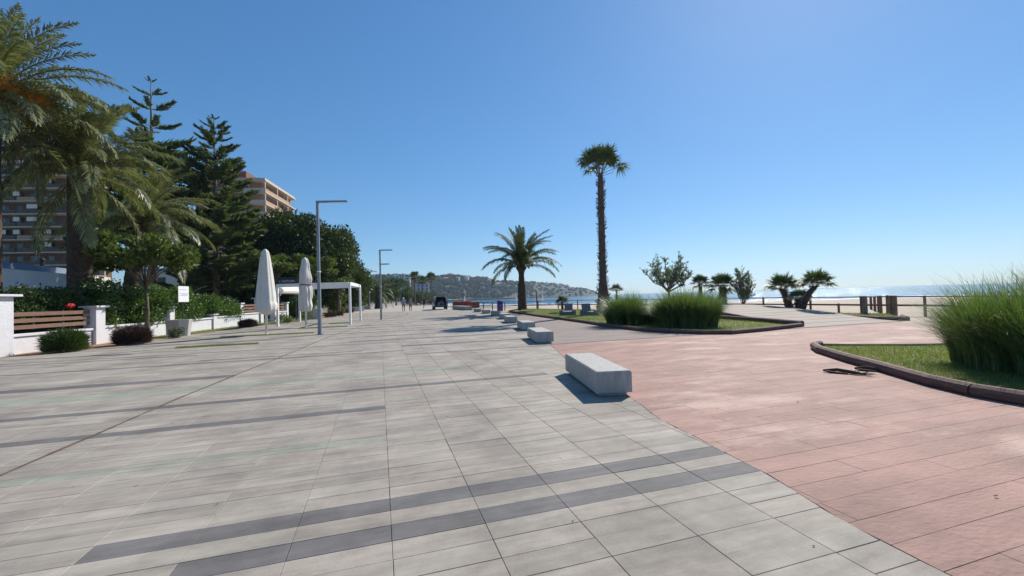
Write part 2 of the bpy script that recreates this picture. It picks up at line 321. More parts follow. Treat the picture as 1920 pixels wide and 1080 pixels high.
def sea_mat():
    m = bpy.data.materials.new('sea_water'); m.use_nodes = True; t = m.node_tree; N = t.nodes; L = t.links; p = N['Principled BSDF']
    p.inputs['Base Color'].default_value = (.012, .095, .19, 1); p.inputs['Roughness'].default_value = .09; p.inputs['IOR'].default_value = 1.33
    geo = N.new('ShaderNodeNewGeometry'); acc = None
    def nz(rot, st, sc, det):
        mp = N.new('ShaderNodeMapping'); mp.vector_type = 'TEXTURE'; mp.inputs['Rotation'].default_value = (0, 0, rot); mp.inputs['Scale'].default_value = st; L.new(geo.outputs['Position'], mp.inputs[0])
        n = N.new('ShaderNodeTexNoise'); n.inputs['Scale'].default_value = sc; n.inputs['Detail'].default_value = det; n.inputs['Roughness'].default_value = .7; L.new(mp.outputs[0], n.inputs['Vector']); return n
    for n, amp in ((nz(rad(32), (1.0, 4.5, 1), 1., 3), 1.0), (nz(rad(32), (2.2, 5, 1), 1., 2), .4), (nz(0, (1, 1, 1), 1.4, 2), .3)):
        sb = N.new('ShaderNodeVectorMath'); sb.operation = 'SUBTRACT'; sb.inputs[1].default_value = (.5, .5, .5); L.new(n.outputs['Color'], sb.inputs[0])
        ml = N.new('ShaderNodeVectorMath'); ml.operation = 'MULTIPLY'; ml.inputs[1].default_value = (amp*2, amp*2, 0); L.new(sb.outputs[0], ml.inputs[0])
        if acc is None: acc = ml
        else:
            ad = N.new('ShaderNodeVectorMath'); ad.operation = 'ADD'; L.new(acc.outputs[0], ad.inputs[0]); L.new(ml.outputs[0], ad.inputs[1]); acc = ad
    ad = N.new('ShaderNodeVectorMath'); ad.operation = 'ADD'; ad.inputs[1].default_value = (0, 0, 1); L.new(acc.outputs[0], ad.inputs[0])
    nm = N.new('ShaderNodeVectorMath'); nm.operation = 'NORMALIZE'; L.new(ad.outputs[0], nm.inputs[0]); L.new(nm.outputs[0], p.inputs['Normal']); return m
m = MB(); m.add([(-200, -3000, -2), (40000, -3000, -2), (40000, 40000, -2), (-200, 40000, -2)], [(0, 1, 2, 3)])
tag(m.build('sea', sea_mat()), kind='structure')
# breakers: low rolls of foam along the water's edge
O40 = resample(OUTER[1:9], 60)
for k, (off, wid, hh) in enumerate(((.0, 2.2, .12), (5., 1.4, .32), (12., 1.5, .38))):
    run = []; ids = 0
    def flush(run):
        if len(run) < 4: return
        m = MB(); prof = [(-.5, 0), (-.2, .8), (.15, 1), (.5, 0)]; n = len(run)
        vs = []
        for i, (x, y, nx, ny) in enumerate(run):
            q = math.sin(math.pi*i/(n-1))**.5
            for a, b in prof: vs.append((x+nx*a*wid*q*(1+.4*math.sin(i*1.7)), y+ny*a*wid*q, -2.02+b*hh*q+.03))
        m.add(vs, [(i*4+j, i*4+j+1, (i+1)*4+j+1, (i+1)*4+j) for i in range(n-1) for j in range(3)])
        tag(m.build('breaking_wave', M['foam'], smooth=True), kind='structure')
    for i in range(len(O40)-1):
        a, b = Vector(O40[i]), Vector(O40[i+1]); d = (b-a).normalized(); nx, ny = d.y, -d.x
        if nx*1+ny*.3 < 0: nx, ny = -nx, -ny
        o = off+2.5*math.sin(i*.21+k)
        if k and math.sin(i*.13+k*2.1)+.6*math.sin(i*.37+k) < -.1: flush(run); run = []; continue
        run.append((a.x+nx*o, a.y+ny*o, nx, ny))
        if len(run) > 44 and k: flush(run); run = []
    flush(run)

# hills on the far side of the bay
RIDGE = [(560, 545), (640, 532), (690, 524), (720, 519), (745, 517), (775, 521), (800, 524), (820, 520), (850, 519), (880, 522), (905, 523), (925, 528), (950, 531), (975, 530), (1000, 531), (1030, 532), (1060, 537), (1090, 542), (1110, 547), (1128, 552)]
def ridge_h(px, r):      # crest height above the eye for a bearing
    return ((557+(960-px)*.0286)-interp(RIDGE, px))/797*r
V = []; NA, NR = 150, 26; HT = []
for i in range(NA):
    px = 560+(1132-560)*i/(NA-1); lat = (px-960)/797; az = YAW+math.atan(lat); far = min(1, max(0, (px-900)/160)); rc = 1250+550*far
    r_in, r_out = rc*.80-60*math.sin(i*.2), rc*1.5
    for j in range(NR):
        t = j/(NR-1); r = r_in+(r_out-r_in)*t; c = (rc-r_in)/(r_out-r_in)
        prof = math.sin(math.pi/2*min(1, t/c))**.85 if t <= c else max(0, math.cos(math.pi/2*(t-c)/(1-c)))
        hgt = (ridge_h(px, rc*math.cos(math.atan(lat)))+EYE+2)*prof+6*math.sin(i*.5+j*.7)*math.sin(j*.9)*min(1, prof*1.3)*(1-.8*(abs(t-c) < .05))
        V.append((r*math.sin(az), r*math.cos(az), -3+max(0, hgt)-(2 if t in (0., 1.) else 0)))
Va = np.array(V)
F_ = [(i*NR+j, i*NR+j+1, (i+1)*NR+j+1, (i+1)*NR+j) for i in range(NA-1) for j in range(NR-1)]
me = np_mesh('hills', V, F_, M['hill']); me.polygons.foreach_set('use_smooth', [True]*len(F_)); tag(link('hills', me), kind='structure')
# woodland on the hills: uncountable small crowns, joined
ic = bmesh.new(); bmesh.ops.create_icosphere(ic, subdivisions=1, radius=1); iv = np.array([v.co[:] for v in ic.verts]); ifc = np.array([[v.index for v in f.verts] for f in ic.faces]); ic.free()
parts = []
for k in range(5200):
    i = int(RNG.integers(0, NA-1)); j = int(RNG.integers(0, int(NR*.62))); a, b = RNG.random(2)
    p = Va[i*NR+j]*(1-a)*(1-b)+Va[(i+1)*NR+j]*a*(1-b)+Va[i*NR+j+1]*(1-a)*b+Va[(i+1)*NR+j+1]*a*b
    if p[2] < 1: continue
    pxi = 560+572*i/(NA-1)
    if pxi > 1000 and RNG.random() < .72: continue
    s = 3.+3.5*RNG.random()*(1.0 if pxi < 1000 else .8)
    parts.append((iv*np.array([s*1.2, s*1.2, s*.95])*(1+RNG.normal(0, .16, (len(iv), 1)))+p+np.array([0, 0, s*.45]), ifc))
V, F_ = merge(parts); tag(link('hillside_wood', np_mesh('hillside_wood', V, F_, M['hilltree'])), 'dark pines covering the hills across the bay', 'woodland', kind='stuff')

# ------------------------------------------------------------------ promenade paving
REDGE = [(-6, 2.75), (1.5, 2.77), (2, 2.82), (2.7, 2.97), (3.3, 3.05), (4.2, 3.12), (5.34, 3.4), (8.75, 4.02), (11.7, 4.85), (17.6, 6.25), (23.4, 7.4), (27.7, 8.2), (34, 9.2), (41, 10.1), (46, 10.4), (60, 11.2), (200, 16)]
REDGE = [(y, x+.010*math.sin(y*5.3)+.008*math.sin(y*11.7)) for y, x in [(a, float(np.interp(a, [p[0] for p in REDGE], [p[1] for p in REDGE]))) for a in [-6, -3]+[i*.2 for i in range(0, 70)]+[15, 17.6, 20, 23.4, 27.7, 34, 41, 46, 60, 200]]]
LEDGE = [(-6, -13), (17.9, -12.4), (18.9, -10.5), (24, -9.85), (30, -9.0), (37, -7.3), (46, -4.8), (62, -3.8), (200, -2)]
def clip(poly, p, d, keep_left):
    """clip convex polygon by the line through p with direction d"""
    out = []; n = len(poly)
    sd_ = lambda q: (d[0]*(q[1]-p[1])-d[1]*(q[0]-p[0]))*(1 if keep_left else -1)
    for i in range(n):
        a, b = poly[i], poly[(i+1) % n]; sa, sb = sd_(a), sd_(b)
        if sa >= 0: out.append(a)
        if sa*sb < 0: t = sa/(sa-sb); out.append((a[0]+(b[0]-a[0])*t, a[1]+(b[1]-a[1])*t))
    return out
def area(poly): return .5*sum(a[0]*b[1]-b[0]*a[1] for a, b in zip(poly, poly[1:]+poly[:1]))
def inset(poly, g):
    n = len(poly); out = []
    for i in range(n):
        p0, p1, p2 = Vector(poly[i-1]), Vector(poly[i]), Vector(poly[(i+1) % n]); d1, d2 = (p1-p0), (p2-p1)
        if d1.length < 1e-5 or d2.length < 1e-5: return None
        d1.normalize(); d2.normalize(); n1, n2 = Vector((-d1.y, d1.x)), Vector((-d2.y, d2.x)); k = 1+n1.dot(n2)
        k = max(k, .35)
        q = p1+(n1+n2)*(g/k); out.append((q.x, q.y))
    return out if area(out) > 5e-5 else None
def clip_edge(poly, tab, yc, keep_left):
    x0, x1 = interp(tab, yc-.15), interp(tab, yc+.15); return clip(poly, (x0, yc-.15), (x1-x0, .3), keep_left)
def piece(poly, gap, zt, zb, bev=.003):
    top = inset(poly, gap/2+bev); rim = inset(poly, gap/2)
    if not top or not rim: return None
    n = len(poly); vs = [(x, y, zt) for x, y in top]+[(x, y, zt-bev) for x, y in rim]+[(x, y, zb) for x, y in rim]
    fs = [tuple(range(n))]+[(n+i, n+(i+1) % n, (i+1) % n, i) for i in range(n)]+[(2*n+i, 2*n+(i+1) % n, n+(i+1) % n, n+i) for i in range(n)]
    return vs, fs
BANDS = [  # (y0, y1, x0, x1, kind)
    (3.2, 3.4, -1.76, 9, 1), (2.8, 3.0, -1.16, 9, 1), (6.2, 6.4, -30, .04, 1), (7.6, 7.8, -30, 3.1, 1), (10.2, 10.6, -30, -2.96, 1),
    (4.8, 5.0, -3.6, .04, 2), (9.0, 9.4, -30, 1.84, 2), (8.8, 9.0, -30, -2.36, 2), (12.0, 12.2, .64, 9, 1), (13.0, 13.2, -30, .64, 1), (14.2, 14.6, .64, 9, 1), (13.6, 13.8, -5, -.56, 1), (15.2, 15.4, -30, -5.4, 1), (15.8, 16.0, -30, 0.64, 1),
    (17.0, 17.2, -30, -6, 1), (16.8, 17.2, -1.2, 9, 1), (18.8, 19.2, -2, 9, 1), (19.8, 20.2, -30, -4, 1), (21.4, 21.8, -5, 4, 1), (23.0, 23.2, -30, 9, 1), (25.2, 25.6, -3, 9, 1), (27.6, 28, -30, 2, 1), (30, 30.4, -1, 12, 1), (33, 33.4, -30, 12, 1), (36.6, 37, -30, 3, 1), (40, 40.6, 0, 12, 1), (44, 44.6, -30, 12, 1)]
pave = MB(); ys = [a for a, _ in REDGE]
pave.add([(interp(LEDGE, y), y, -.0065) for y in ys]+[(interp(REDGE, y), y, -.0065) for y in ys], [(i, len(ys)+i, len(ys)+i+1, i+1) for i in range(len(ys)-1)])
pave = tag(pave.build('promenade_pavement', M['joint']), kind='structure')
tiles = []
rj = random.Random(3)
for iy in range(-6, 290):
    for ix in range(-24, 20):
        y0, x0 = iy*.2, .04+ix*.6; x1 = x0+.6; yc = y0+.1
        xl, xr = interp(LEDGE, yc), interp(REDGE, yc)
        if x1 < xl or x0 > xr: continue
        kind = 0
        for a, b, c, d, kd in BANDS:
            if a-.01 < yc < b+.01 and c < x0+.3 < d: kind = kd
        tiles.append([x0, x1, y0, y0+.2, kind])
# some light pavers are double width boards: merge a row with the next
key = {(round(t[0], 2), round(t[2], 2)): t for t in tiles}; dead = set()
for t in tiles:
    if id(t) in dead or t[4]: continue
    nx = key.get((round(t[0], 2), round(t[2]+.2, 2))); pr = .5 if t[0] > 1.2 else .12
    if nx and not nx[4] and id(nx) not in dead and rj.random() < pr: t[3] = nx[3]; dead.add(id(nx))
tiles = [t for t in tiles if id(t) not in dead]
def shown(x, y):
    d = Vector((x, y, -EYE)); z = d.dot(fwd)
    return z > .6 and abs(d.dot(rgt)/z) < 1.24 and abs(d.dot(upv)/z) < .70
tiles.sort(key=lambda t: (0 if shown((t[0]+t[1])/2, (t[2]+t[3])/2) else 1, math.hypot((t[0]+t[1])/2, (t[2]+t[3])/2)))
PM = [M['paver'], M['paver_dark'], M['paver_green']]; cache = {}; far = MB(); n_ind = 0
for t in tiles:
    x0, x1, y0, y1, kind = t; cx, cy = (x0+x1)/2, (y0+y1)/2
    gap = rj.choice((.0015, .002, .002, .003, .005)); dz = rj.choice((0, -.0006, -.0012)); poly = [(x0, y0), (x1, y0), (x1, y1), (x0, y1)]
    edge = x1 > interp(REDGE, y0)-.01 or x1 > interp(REDGE, y1)-.01 or x0 < interp(LEDGE, y0) or x0 < interp(LEDGE, y1)
    if edge:
        poly = clip_edge(poly, REDGE, cy, True); 
        if len(poly) > 2: poly = clip_edge(poly, LEDGE, cy, False)
        if len(poly) < 3 or area(poly) < .002: continue
    if n_ind < 300:
        k = None if edge else (kind, gap, round(y1-y0, 2))
        if k in cache and k: me = cache[k]
        else:
            pc = piece([(x-cx, y-cy) for x, y in poly], gap, 0, -.0075, .002)
            if not pc: continue
            mm = MB(); mm.add(*pc); me = mm.mesh('paver', PM[kind])
            if k: cache[k] = me
        link('paver', me, pave, (cx, cy, dz)); n_ind += 1
    else:
        pc = piece(poly, gap if cy < 9 else .003, dz, -.0075, .002)
        if pc: far.mi = kind; far.add(*pc)
tag(far.build('paver', PM, pave), kind='stuff')
# plain run of paving beyond the built boards
def tiled(base, nm):
    m = mat(nm, base, .85, .1, .8); return m
m = MB(); yy = [58, 80, 120, 200]
m.add([(interp(LEDGE, y), y, -.002) for y in yy]+[(interp(REDGE, y), y, -.002) for y in yy], [(i, 4+i, 5+i, i+1) for i in range(3)])
tag(m.build('pavement', tiled((.40, .357, .305), 'paving_far')), kind='structure')
# curved expansion joint with a brown seal
J = [(0, -3.33), (5.14, -3.34), (7.1, -3.25), (9.5, -3.08), (14.6, -2.58), (18.7, -2.28), (23.7, -1.65), (31, -.4), (39, 1.25), (43, 2.2), (46, 2.75), (50, 3.0), (56, 2.9)]
m = MB(); vs = []; n = 0; Y = -.5
while Y < 50:
    x = interp(J, Y)+.012*math.sin(Y*2.1); w = .016+.006*math.sin(Y*3.3)+Y*.0004; vs += [(x-w, Y, .0045), (x+w, Y, .0045)]; Y += .3; n += 1
m.add(vs, [(2*i, 2*i+1, 2*i+3, 2*i+2) for i in range(n-1)])
m.build('expansion_joint', M['joint_brown'], pave)

# ------------------------------------------------------------------ pink stamped concrete with plank impressions
pink_right = [(-6, 12), (3, 14), (7.2, 17), (8.5, 19.5), (12.4, 20.8)]
sheet = MB(); ys = [-6, 1.5, 2, 2.7, 3.3, 4.2, 5.34, 7, 8.75, 10, 11.7, 12.35]
sheet.add([(interp(REDGE, y), y, -.014) for y in ys]+[(interp(pink_right, y), y, -.014) for y in ys], [(i, len(ys)+i, len(ys)+i+1, i+1) for i in range(len(ys)-1)])
pinkb = tag(sheet.build('terrace_pavement', M['pinkjoint']), kind='structure')
planks = []
for iy in range(-8, 49):
    y0 = iy*.25; x = .6+rj.random()*1.5; yc = y0+.125; yt = min(y0+.25, 12.33)
    if yt-y0 < .05: continue
    while x < interp(pink_right, yc):
        L_ = rj.choice((1.2, 1.5, 1.8, 1.8)); x1 = min(x+L_, interp(pink_right, yc))
        if x1 > interp(REDGE, yc) and x1-x > .1: planks.append((x, x1, y0, yt))
        x += L_
planks.sort(key=lambda t: (0 if shown((t[0]+t[1])/2, (t[2]+t[3])/2) else 1, math.hypot((t[0]+t[1])/2, (t[2]+t[3])/2)))
far = MB(); n_ind = 0; cache = {}
for x0, x1, y0, y1 in planks:
    cx, cy = (x0+x1)/2, (y0+y1)/2; poly = [(x0, y0), (x1, y0), (x1, y1), (x0, y1)]; edge = x0 < interp(REDGE, cy)+.1
    if edge: poly = clip(poly, (interp(REDGE, cy-.15)+.006+.008*rj.random(), cy-.15), (interp(REDGE, cy+.15)-interp(REDGE, cy-.15), .3), False)
    if len(poly) < 3 or area(poly) < .003: continue
    gap = rj.choice((.0003, .0003, .0008, .0022)); dz = -.004-.0015*rj.random()
    if n_ind < 300:
        k = None if edge else (gap, round(x1-x0, 2), round(y1-y0, 2))
        if k and k in cache: me = cache[k]
        else:
            pc = piece([(x-cx, y-cy) for x, y in poly], gap, 0, -.009, .002)
            if not pc: continue
            mm = MB(); mm.add(*pc); me = mm.mesh('plank', M['pink'])
            if k: cache[k] = me
        link('plank', me, pinkb, (cx, cy, dz)); n_ind += 1
    else:
        pc = piece(poly, gap, dz, -.012, .002)
        if pc: far.add(*pc)
tag(far.build('plank', M['pink'], pinkb), kind='stuff')

# grey board-patterned path: flat apron between the benches and the kerb, then the humped path to the beach
KERB = [(12.6, 41.5), (12.0, 36), (11.35, 31), (10.85, 25), (10.45, 20.4), (10.0, 17), (9.95, 14.9), (10.3, 13.4), (10.9, 12.35), (11.6, 11.85), (13.5, 12.15), (16.0, 12.75)]
ys = [12.33, 14, 17.6, 23.4, 27.7, 34, 41, 60]; m = MB()
m.add([(interp(REDGE, y)-.02, y, -.006) for y in ys]+[(11.5 if y > 12 else 11, y, -.006) for y in ys], [(i, len(ys)+i, len(ys)+i+1, i+1) for i in range(len(ys)-1)])
tag(m.build('path', M['greywood']), kind='structure')
HL = [(11.9, 11.3), (12.7, 16.0), (15, 16.8), (17.8, 17.3), (20, 17.9), (22, 18.6), (24, 19.4), (27, 20.5), (31, 22)]
HR = [(11.9, 21.3), (12.7, 21.3), (15, 22.2), (17.8, 22.7), (20, 23.1), (22, 23.4), (24, 23.8), (27, 24.6), (31, 26)]
HZ = [(11.9, -.004), (12.7, 0), (15, .13), (17.8, .34), (20, .48), (22, .55), (24, .53), (27, .3), (31, -.03)]
m = MB(); vs = []; n = 0; y = 12.33
while y <= 31:
    for k in range(7):
        x = interp(HL, y)+(interp(HR, y)-interp(HL, y))*k/6; vs.append((x, y, interp(HZ, y)+.002))
    y += .35; n += 1
m.add(vs, [(i*7+k, i*7+k+1, (i+1)*7+k+1, (i+1)*7+k) for i in range(n-1) for k in range(6)])
def board_mat():
    m = mat('hump_boards', (.42, .35, .295), .85, .1, 1.2, .5, 5., col2=(.23, .19, .16), detail=9, stretch=(.3, 5, 1)); t = m.node_tree; N = t.nodes; L = t.links
    geo = N.new('ShaderNodeNewGeometry'); w = N.new('ShaderNodeTexWave'); w.bands_direction = 'Y'; w.wave_profile = 'SAW'; w.inputs['Scale'].default_value = .33; w.inputs['Distortion'].default_value = .6
    L.new(geo.outputs['Position'], w.inputs[0]); r = N.new('ShaderNodeMapRange'); r.inputs['From Max'].default_value = .25; r.inputs['To Min'].default_value = .5; L.new(w.outputs[0], r.inputs[0])
    p = N['Principled BSDF']; src = p.inputs['Base Color'].links[0].from_socket; mx = N.new('ShaderNodeMix'); mx.data_type = 'RGBA'; mx.blend_type = 'MULTIPLY'; mx.inputs[0].default_value = 1
    L.new(src, mx.inputs['A']); L.new(r.outputs[0], mx.inputs['B']); L.new(mx.outputs['Result'], p.inputs['Base Color']); return m
M['boards'] = board_mat(); tag(m.build('boardwalk_path', M['boards'], smooth=True), kind='structure')

# ------------------------------------------------------------------ lawns with timber kerbs
def lawn(name, poly, zfun, label_blades, dens, blade_h=.05, cells=.6, mats=None):
    xs = [p[0] for p in poly]; ysl = [p[1] for p in poly]
    def inside(x, y):
        c = False; n = len(poly)
        for i in range(n):
            (xa, ya), (xb, yb) = poly[i], poly[(i+1) % n]
            if (ya > y) != (yb > y) and x < (xb-xa)*(y-ya)/(yb-ya)+xa: c = not c
        return c
    bm = bmesh.new(); f = bm.faces.new([bm.verts.new((x, y, 0)) for x, y in poly]); bmesh.ops.triangulate(bm, faces=[f])
    for _ in range(4):
        ed = [e for e in bm.edges if e.calc_length() > cells*2.2]
        if not ed: break
        bmesh.ops.subdivide_edges(bm, edges=ed, cuts=1); bmesh.ops.triangulate(bm, faces=bm.faces[:])
    for v in bm.verts: v.co.z = zfun(v.co.x, v.co.y)
    me = bpy.data.meshes.new(name); bm.to_mesh(me); bm.free(); me.materials.append(M['lawnsoil']); o = tag(link(name, me), kind='structure')
    n = int(abs(area(poly))*dens); P = np.column_stack([RNG.uniform(min(xs), max(xs), n*3), RNG.uniform(min(ysl), max(ysl), n*3)])
    P = np.array([p for p in P if inside(*p)][:n]); 
    if len(P):
        z = np.array([zfun(*p) for p in P]); B = np.column_stack([P, z-.005]); D = unit(RNG.normal(size=(len(P), 3))*np.array([.5, .5, .1])+np.array([0, 0, 1]))
        L = blade_h*(.5+RNG.random(len(P))); V, F = kites(B, D, L, L*.16)
        tag(link('lawn_grass', np_mesh('lawn_grass', V, F, M['blade'])), label_blades, 'grass', kind='stuff')
    return o
def kerb(name, path, r, label, z0=0., grp=None, flat=False):
    pts = []; e = empty(name, (path[0][0], path[0][1], 0), 0, label, 'kerb', grp); o0 = Vector((path[0][0], path[0][1], 0))
    # separate timber lengths butted end to end
    L = 0; seg = []; lengths = []
    for a, b in zip(path, path[1:]):
        d = math.hypot(b[0]-a[0], b[1]-a[1]); k = max(1, int(d/.45))
        for i in range(k): pts.append((a[0]+(b[0]-a[0])*i/k, a[1]+(b[1]-a[1])*i/k))
    pts.append(path[-1]); step = 5; i = 0
    while i < len(pts)-1:
        run = pts[i:i+step+1]; m = MB()
        m.tube([Vector((x, y, z0+r*.72+.004*random.random()))-o0 for x, y in run], [r*(.98+.04*random.random()) for _ in run], 10)
        ob = m.build('timber', M['log'], e, smooth=False); i += step
    return e
def zmain(x, y):
    d = math.hypot(x-12.6, y-37.4); return .03+.30*math.exp(-(d/4.)**2)+.02*math.sin(x*1.3)*math.sin(y*.9)
LAWN1 = [(10.05, 17), (10.0, 14.9), (10.35, 13.45), (10.95, 12.42), (11.6, 11.95), (13.5, 12.25), (16.0, 12.85), (16.7, 15), (17.2, 17.8), (17.8, 20), (18.6, 22), (19.4, 24), (20.2, 27), (20.6, 34), (19, 41), (17, 43.5), (12.7, 43), (12.1, 36), (11.45, 31), (10.95, 25), (10.55, 20.4)]
lawn('lawn', LAWN1, zmain, 'short green lawn around the tall fan palm', 260, .07, 1.0)
kerb('timber_kerb', KERB, .088, 'brown timber kerb curving along the front of the palm lawn')
kerb('timber_kerb', [(16.0, 12.75), (16.65, 15), (17.1, 17.8), (17.5, 19.5), (18.4, 22)], .10, 'brown timber kerb between the palm lawn and the humped path', .06)
K2 = [(10.75, 8.12), (10.35, 7.95), (9.75, 7.35), (8.97, 6.15), (8.46, 5.25), (7.85, 4.25), (7.6, 3.65), (7.55, 3.1), (7.7, 2.2), (8.2, 1.2), (9, .4)]
lawn('lawn', [(10.7, 8.0), (9.85, 7.25), (9.05, 6.1), (8.55, 5.2), (7.95, 4.25), (7.7, 3.65), (7.65, 3.1), (7.8, 2.2), (8.3, 1.3), (9.1, .5), (14, .5), (16, 6.2), (12.8, 6.8), (11.2, 7.65)], lambda x, y: .035+.01*math.sin(x*2)*math.sin(y*2.3), 'green turf inside the nearest rounded kerb on the right', 1500, .045, .5)
kerb('timber_kerb', K2, .095, 'rounded brown timber kerb nearest the camera on the right')
kerb('timber_kerb', [(10.75, 8.12), (11.2, 7.72), (12.15, 7.12), (12.8, 6.85), (16, 6.2)], .05, 'thin timber edging behind the right hand turf')
K3 = [(23.1, 18.6), (22.5, 16.3), (21.9, 14.6), (21.45, 13.4), (21.5, 12.75), (22.0, 12.65), (23.5, 13.7)]
lawn('lawn', [(23.2, 18.4), (22.6, 16.2), (22, 14.5), (21.6, 13.3), (21.7, 12.9), (22.1, 12.8), (23.4, 13.8), (25.5, 15.5), (24.6, 18)], lambda x, y: .05, 'small turf patch at the foot of the beach fence', 350, .07, .8)
kerb('timber_kerb', K3, .10, 'far timber kerb round the turf patch by the beach fence')

# sand between the terrace and the beach
m = MB(); m.add([(11.5, -40, -.022), (26.4, -40, -.022), (26.4, 24, -.022), (25.5, 36, -.022), (21, 50, -.022), (13, 60, -.022), (12, 45, -.022), (16, 20, -.022), (16, 12, -.022), (12.5, 6, -.022)], [tuple(range(10))]); tag(m.build('sand_apron', M['sand']), kind='structure')

# verge along the garden wall
def verge(name, pts_out, pts_in, m_, z): 
    m = MB(); n = len(pts_out); m.add([(x, y, z) for x, y in pts_out]+[(x, y, z) for x, y in pts_in], [(i, i+1, n+i+1, n+i) for i in range(n-1)]); return tag(m.build(name, m_), kind='structure')
VO = [(-12.4, 17.9), (-10.5, 18.9), (-9.85, 24), (-9.0, 30), (-7.3, 37), (-4.8, 46), (-3.8, 62)]
VI = [(-13.2, 17.5), (-12.6, 19), (-11.8, 24), (-10.9, 30), (-9.6, 37), (-8, 46), (-7, 62)]
verge('bare_earth', VO, VI, M['earth'], -.008)
lawn('verge_lawn', [(-10.1, 24.5), (-9.15, 30), (-7.5, 37), (-5.6, 43.5), (-7.6, 43.5), (-9.6, 37), (-10.8, 30), (-11.4, 26)], lambda x, y: .004, 'thin green verge at the foot of the white wall', 220, .06, 1.)

# green artificial strips let into the paving by the parasols
for i, (x0, x1, y0, y1, lb) in enumerate(((-7.1, -4.45, 18.25, 18.6, 'nearest green strip let into the pale paving'), (-7.2, -3.2, 23.1, 23.4, 'green strip in the paving under the nearer parasol'), (-4.6, -1.9, 27.45, 27.75, 'green strip in the paving under the farther parasol'), (-3.4, -1.9, 31.7, 31.95, 'farthest green strip in the paving beside the pergola'))):
    m = MB(); m.cuboid(x0, x1, y0, y1, -.008, .012); k = 1500; B = np.column_stack([RNG.uniform(x0, x1, k), RNG.uniform(y0, y1, k), np.full(k, .01)]); D = unit(RNG.normal(size=(k, 3))*.4+np.array([0, 0, 1]))
    V, F = kites(B, D, np.full(k, .05), np.full(k, .012)); o = m.build('grass_strip', M['lawnsoil']); tag(o, lb, 'grass strip', 'green strips in the paving'); link('blades', np_mesh('blades', V, F, M['blade']), o)

# ------------------------------------------------------------------ concrete benches
def bench_mesh(L, W, Hh):
    m = MB(); c = .022; z0 = .05
    def ring(w, l, z): return [(-w/2, -l/2, z), (w/2, -l/2, z), (w/2, l/2, z), (-w/2, l/2, z)]
    vs = ring(W, L, z0)+ring(W, L, Hh-c)+ring(W-.006, L-.006, Hh-c+.003)+ring(W-2*c, L-2*c, Hh)
    fs = [(3, 2, 1, 0), (12, 13, 14, 15)]+[(4*k+i, 4*k+(i+1) % 4, 4*k+4+(i+1) % 4, 4*k+4+i) for k in range(3) for i in range(4)]
    m.add(vs, fs); return m.mesh('seat_block', M['concrete'])
def bench(x, y, L, rz, label, W=.56, Hh=.37):
    e = empty('concrete_bench', (x, y, 0), rz, label, 'bench', 'concrete benches along the promenade edge')
    o = link('seat_block', bench_mesh(L, W, Hh), e); add_bevel(o, .012)
    m = MB(); m.cuboid(-W/2+.06, W/2-.06, -L/2+.07, L/2-.07, -.005, .052); m.build('foot', M['concrete_rough'], e); return e
bench(3.47, 6.56, 2.06, rad(-11.8), 'largest nearest pale concrete block bench at the edge of the pink paving', .54)
for x, y, a, lb in ((5.17, 13.6, -11, 'second concrete block bench from the camera, where grey path meets pink paving'), (6.42, 18.65, -11, 'third concrete block bench from the camera along the promenade edge'),
        (7.42, 24.35, -10, 'fourth concrete block bench from the camera, beside the palm shadow'), (8.35, 28.9, -9, 'fifth concrete block bench from the camera along the promenade edge'),
        (9.15, 34.2, -8, 'sixth concrete block bench from the camera, beside the date palm shadow'), (9.75, 40, -6, 'seventh concrete block bench from the camera, in front of the purple bin'), (10.1, 45.3, -5, 'eighth and last short concrete block bench before the long one')):
    bench(x, y, 2.0, rad(a), lb)
bench(10.45, 56.6, 7.5, rad(3), 'long low concrete bench beside the open van', .9, .5)

# ------------------------------------------------------------------ street lamps
def lamp(x, y, h, arm, rz, label, low=None):
    e = empty('street_lamp', (x, y, 0), rz, label, 'street lamp', 'steel street lamps on the promenade')
    m = MB(); m.box((0, 0, .006), (.26, .26, .012)); m.build('base_plate', M['dark_steel'], e)
    m = MB(); m.box((0, 0, .012+h*.19), (.15, .15, h*.38), taper=.1); m.build('lower_post', M['steel'], e, bevel=.01)
    m = MB(); m.box((0, 0, h*.38+.012+h*.31), (.12, .12, h*.62), taper=.06); m.build('upper_post', M['steel'], e, bevel=.01)
    m = MB(); m.box((0, 0, h*.47), (.136, .136, .05)); m.build('collar', M['whitepaint'], e)
    for k, z in enumerate([h-.02]+([low] if low else [])):
        L = arm if k == 0 else arm*.75
        m = MB(); m.box((L/2-.06, 0, z), (L, .13, .085)); a = m.build('lamp_arm', M['steel'], e, bevel=.01)
        m = MB(); m.box((L*.62, 0, z-.045), (L*.6, .10, .008)); m.build('lens', M['whitepaint'], a)
lamp(-2.73, 21.87, 6.3, 1.45, rad(-14), 'tall steel street lamp with a single arm, nearest, beside the second parasol')
lamp(.08, 35.8, 5.6, 1.05, rad(-12), 'steel street lamp with two arms standing alone on the paving', 4.45)
lamp(-1.75, 80, 6.8, 1.4, rad(-10), 'thin distant street lamp in front of the squat date palm')

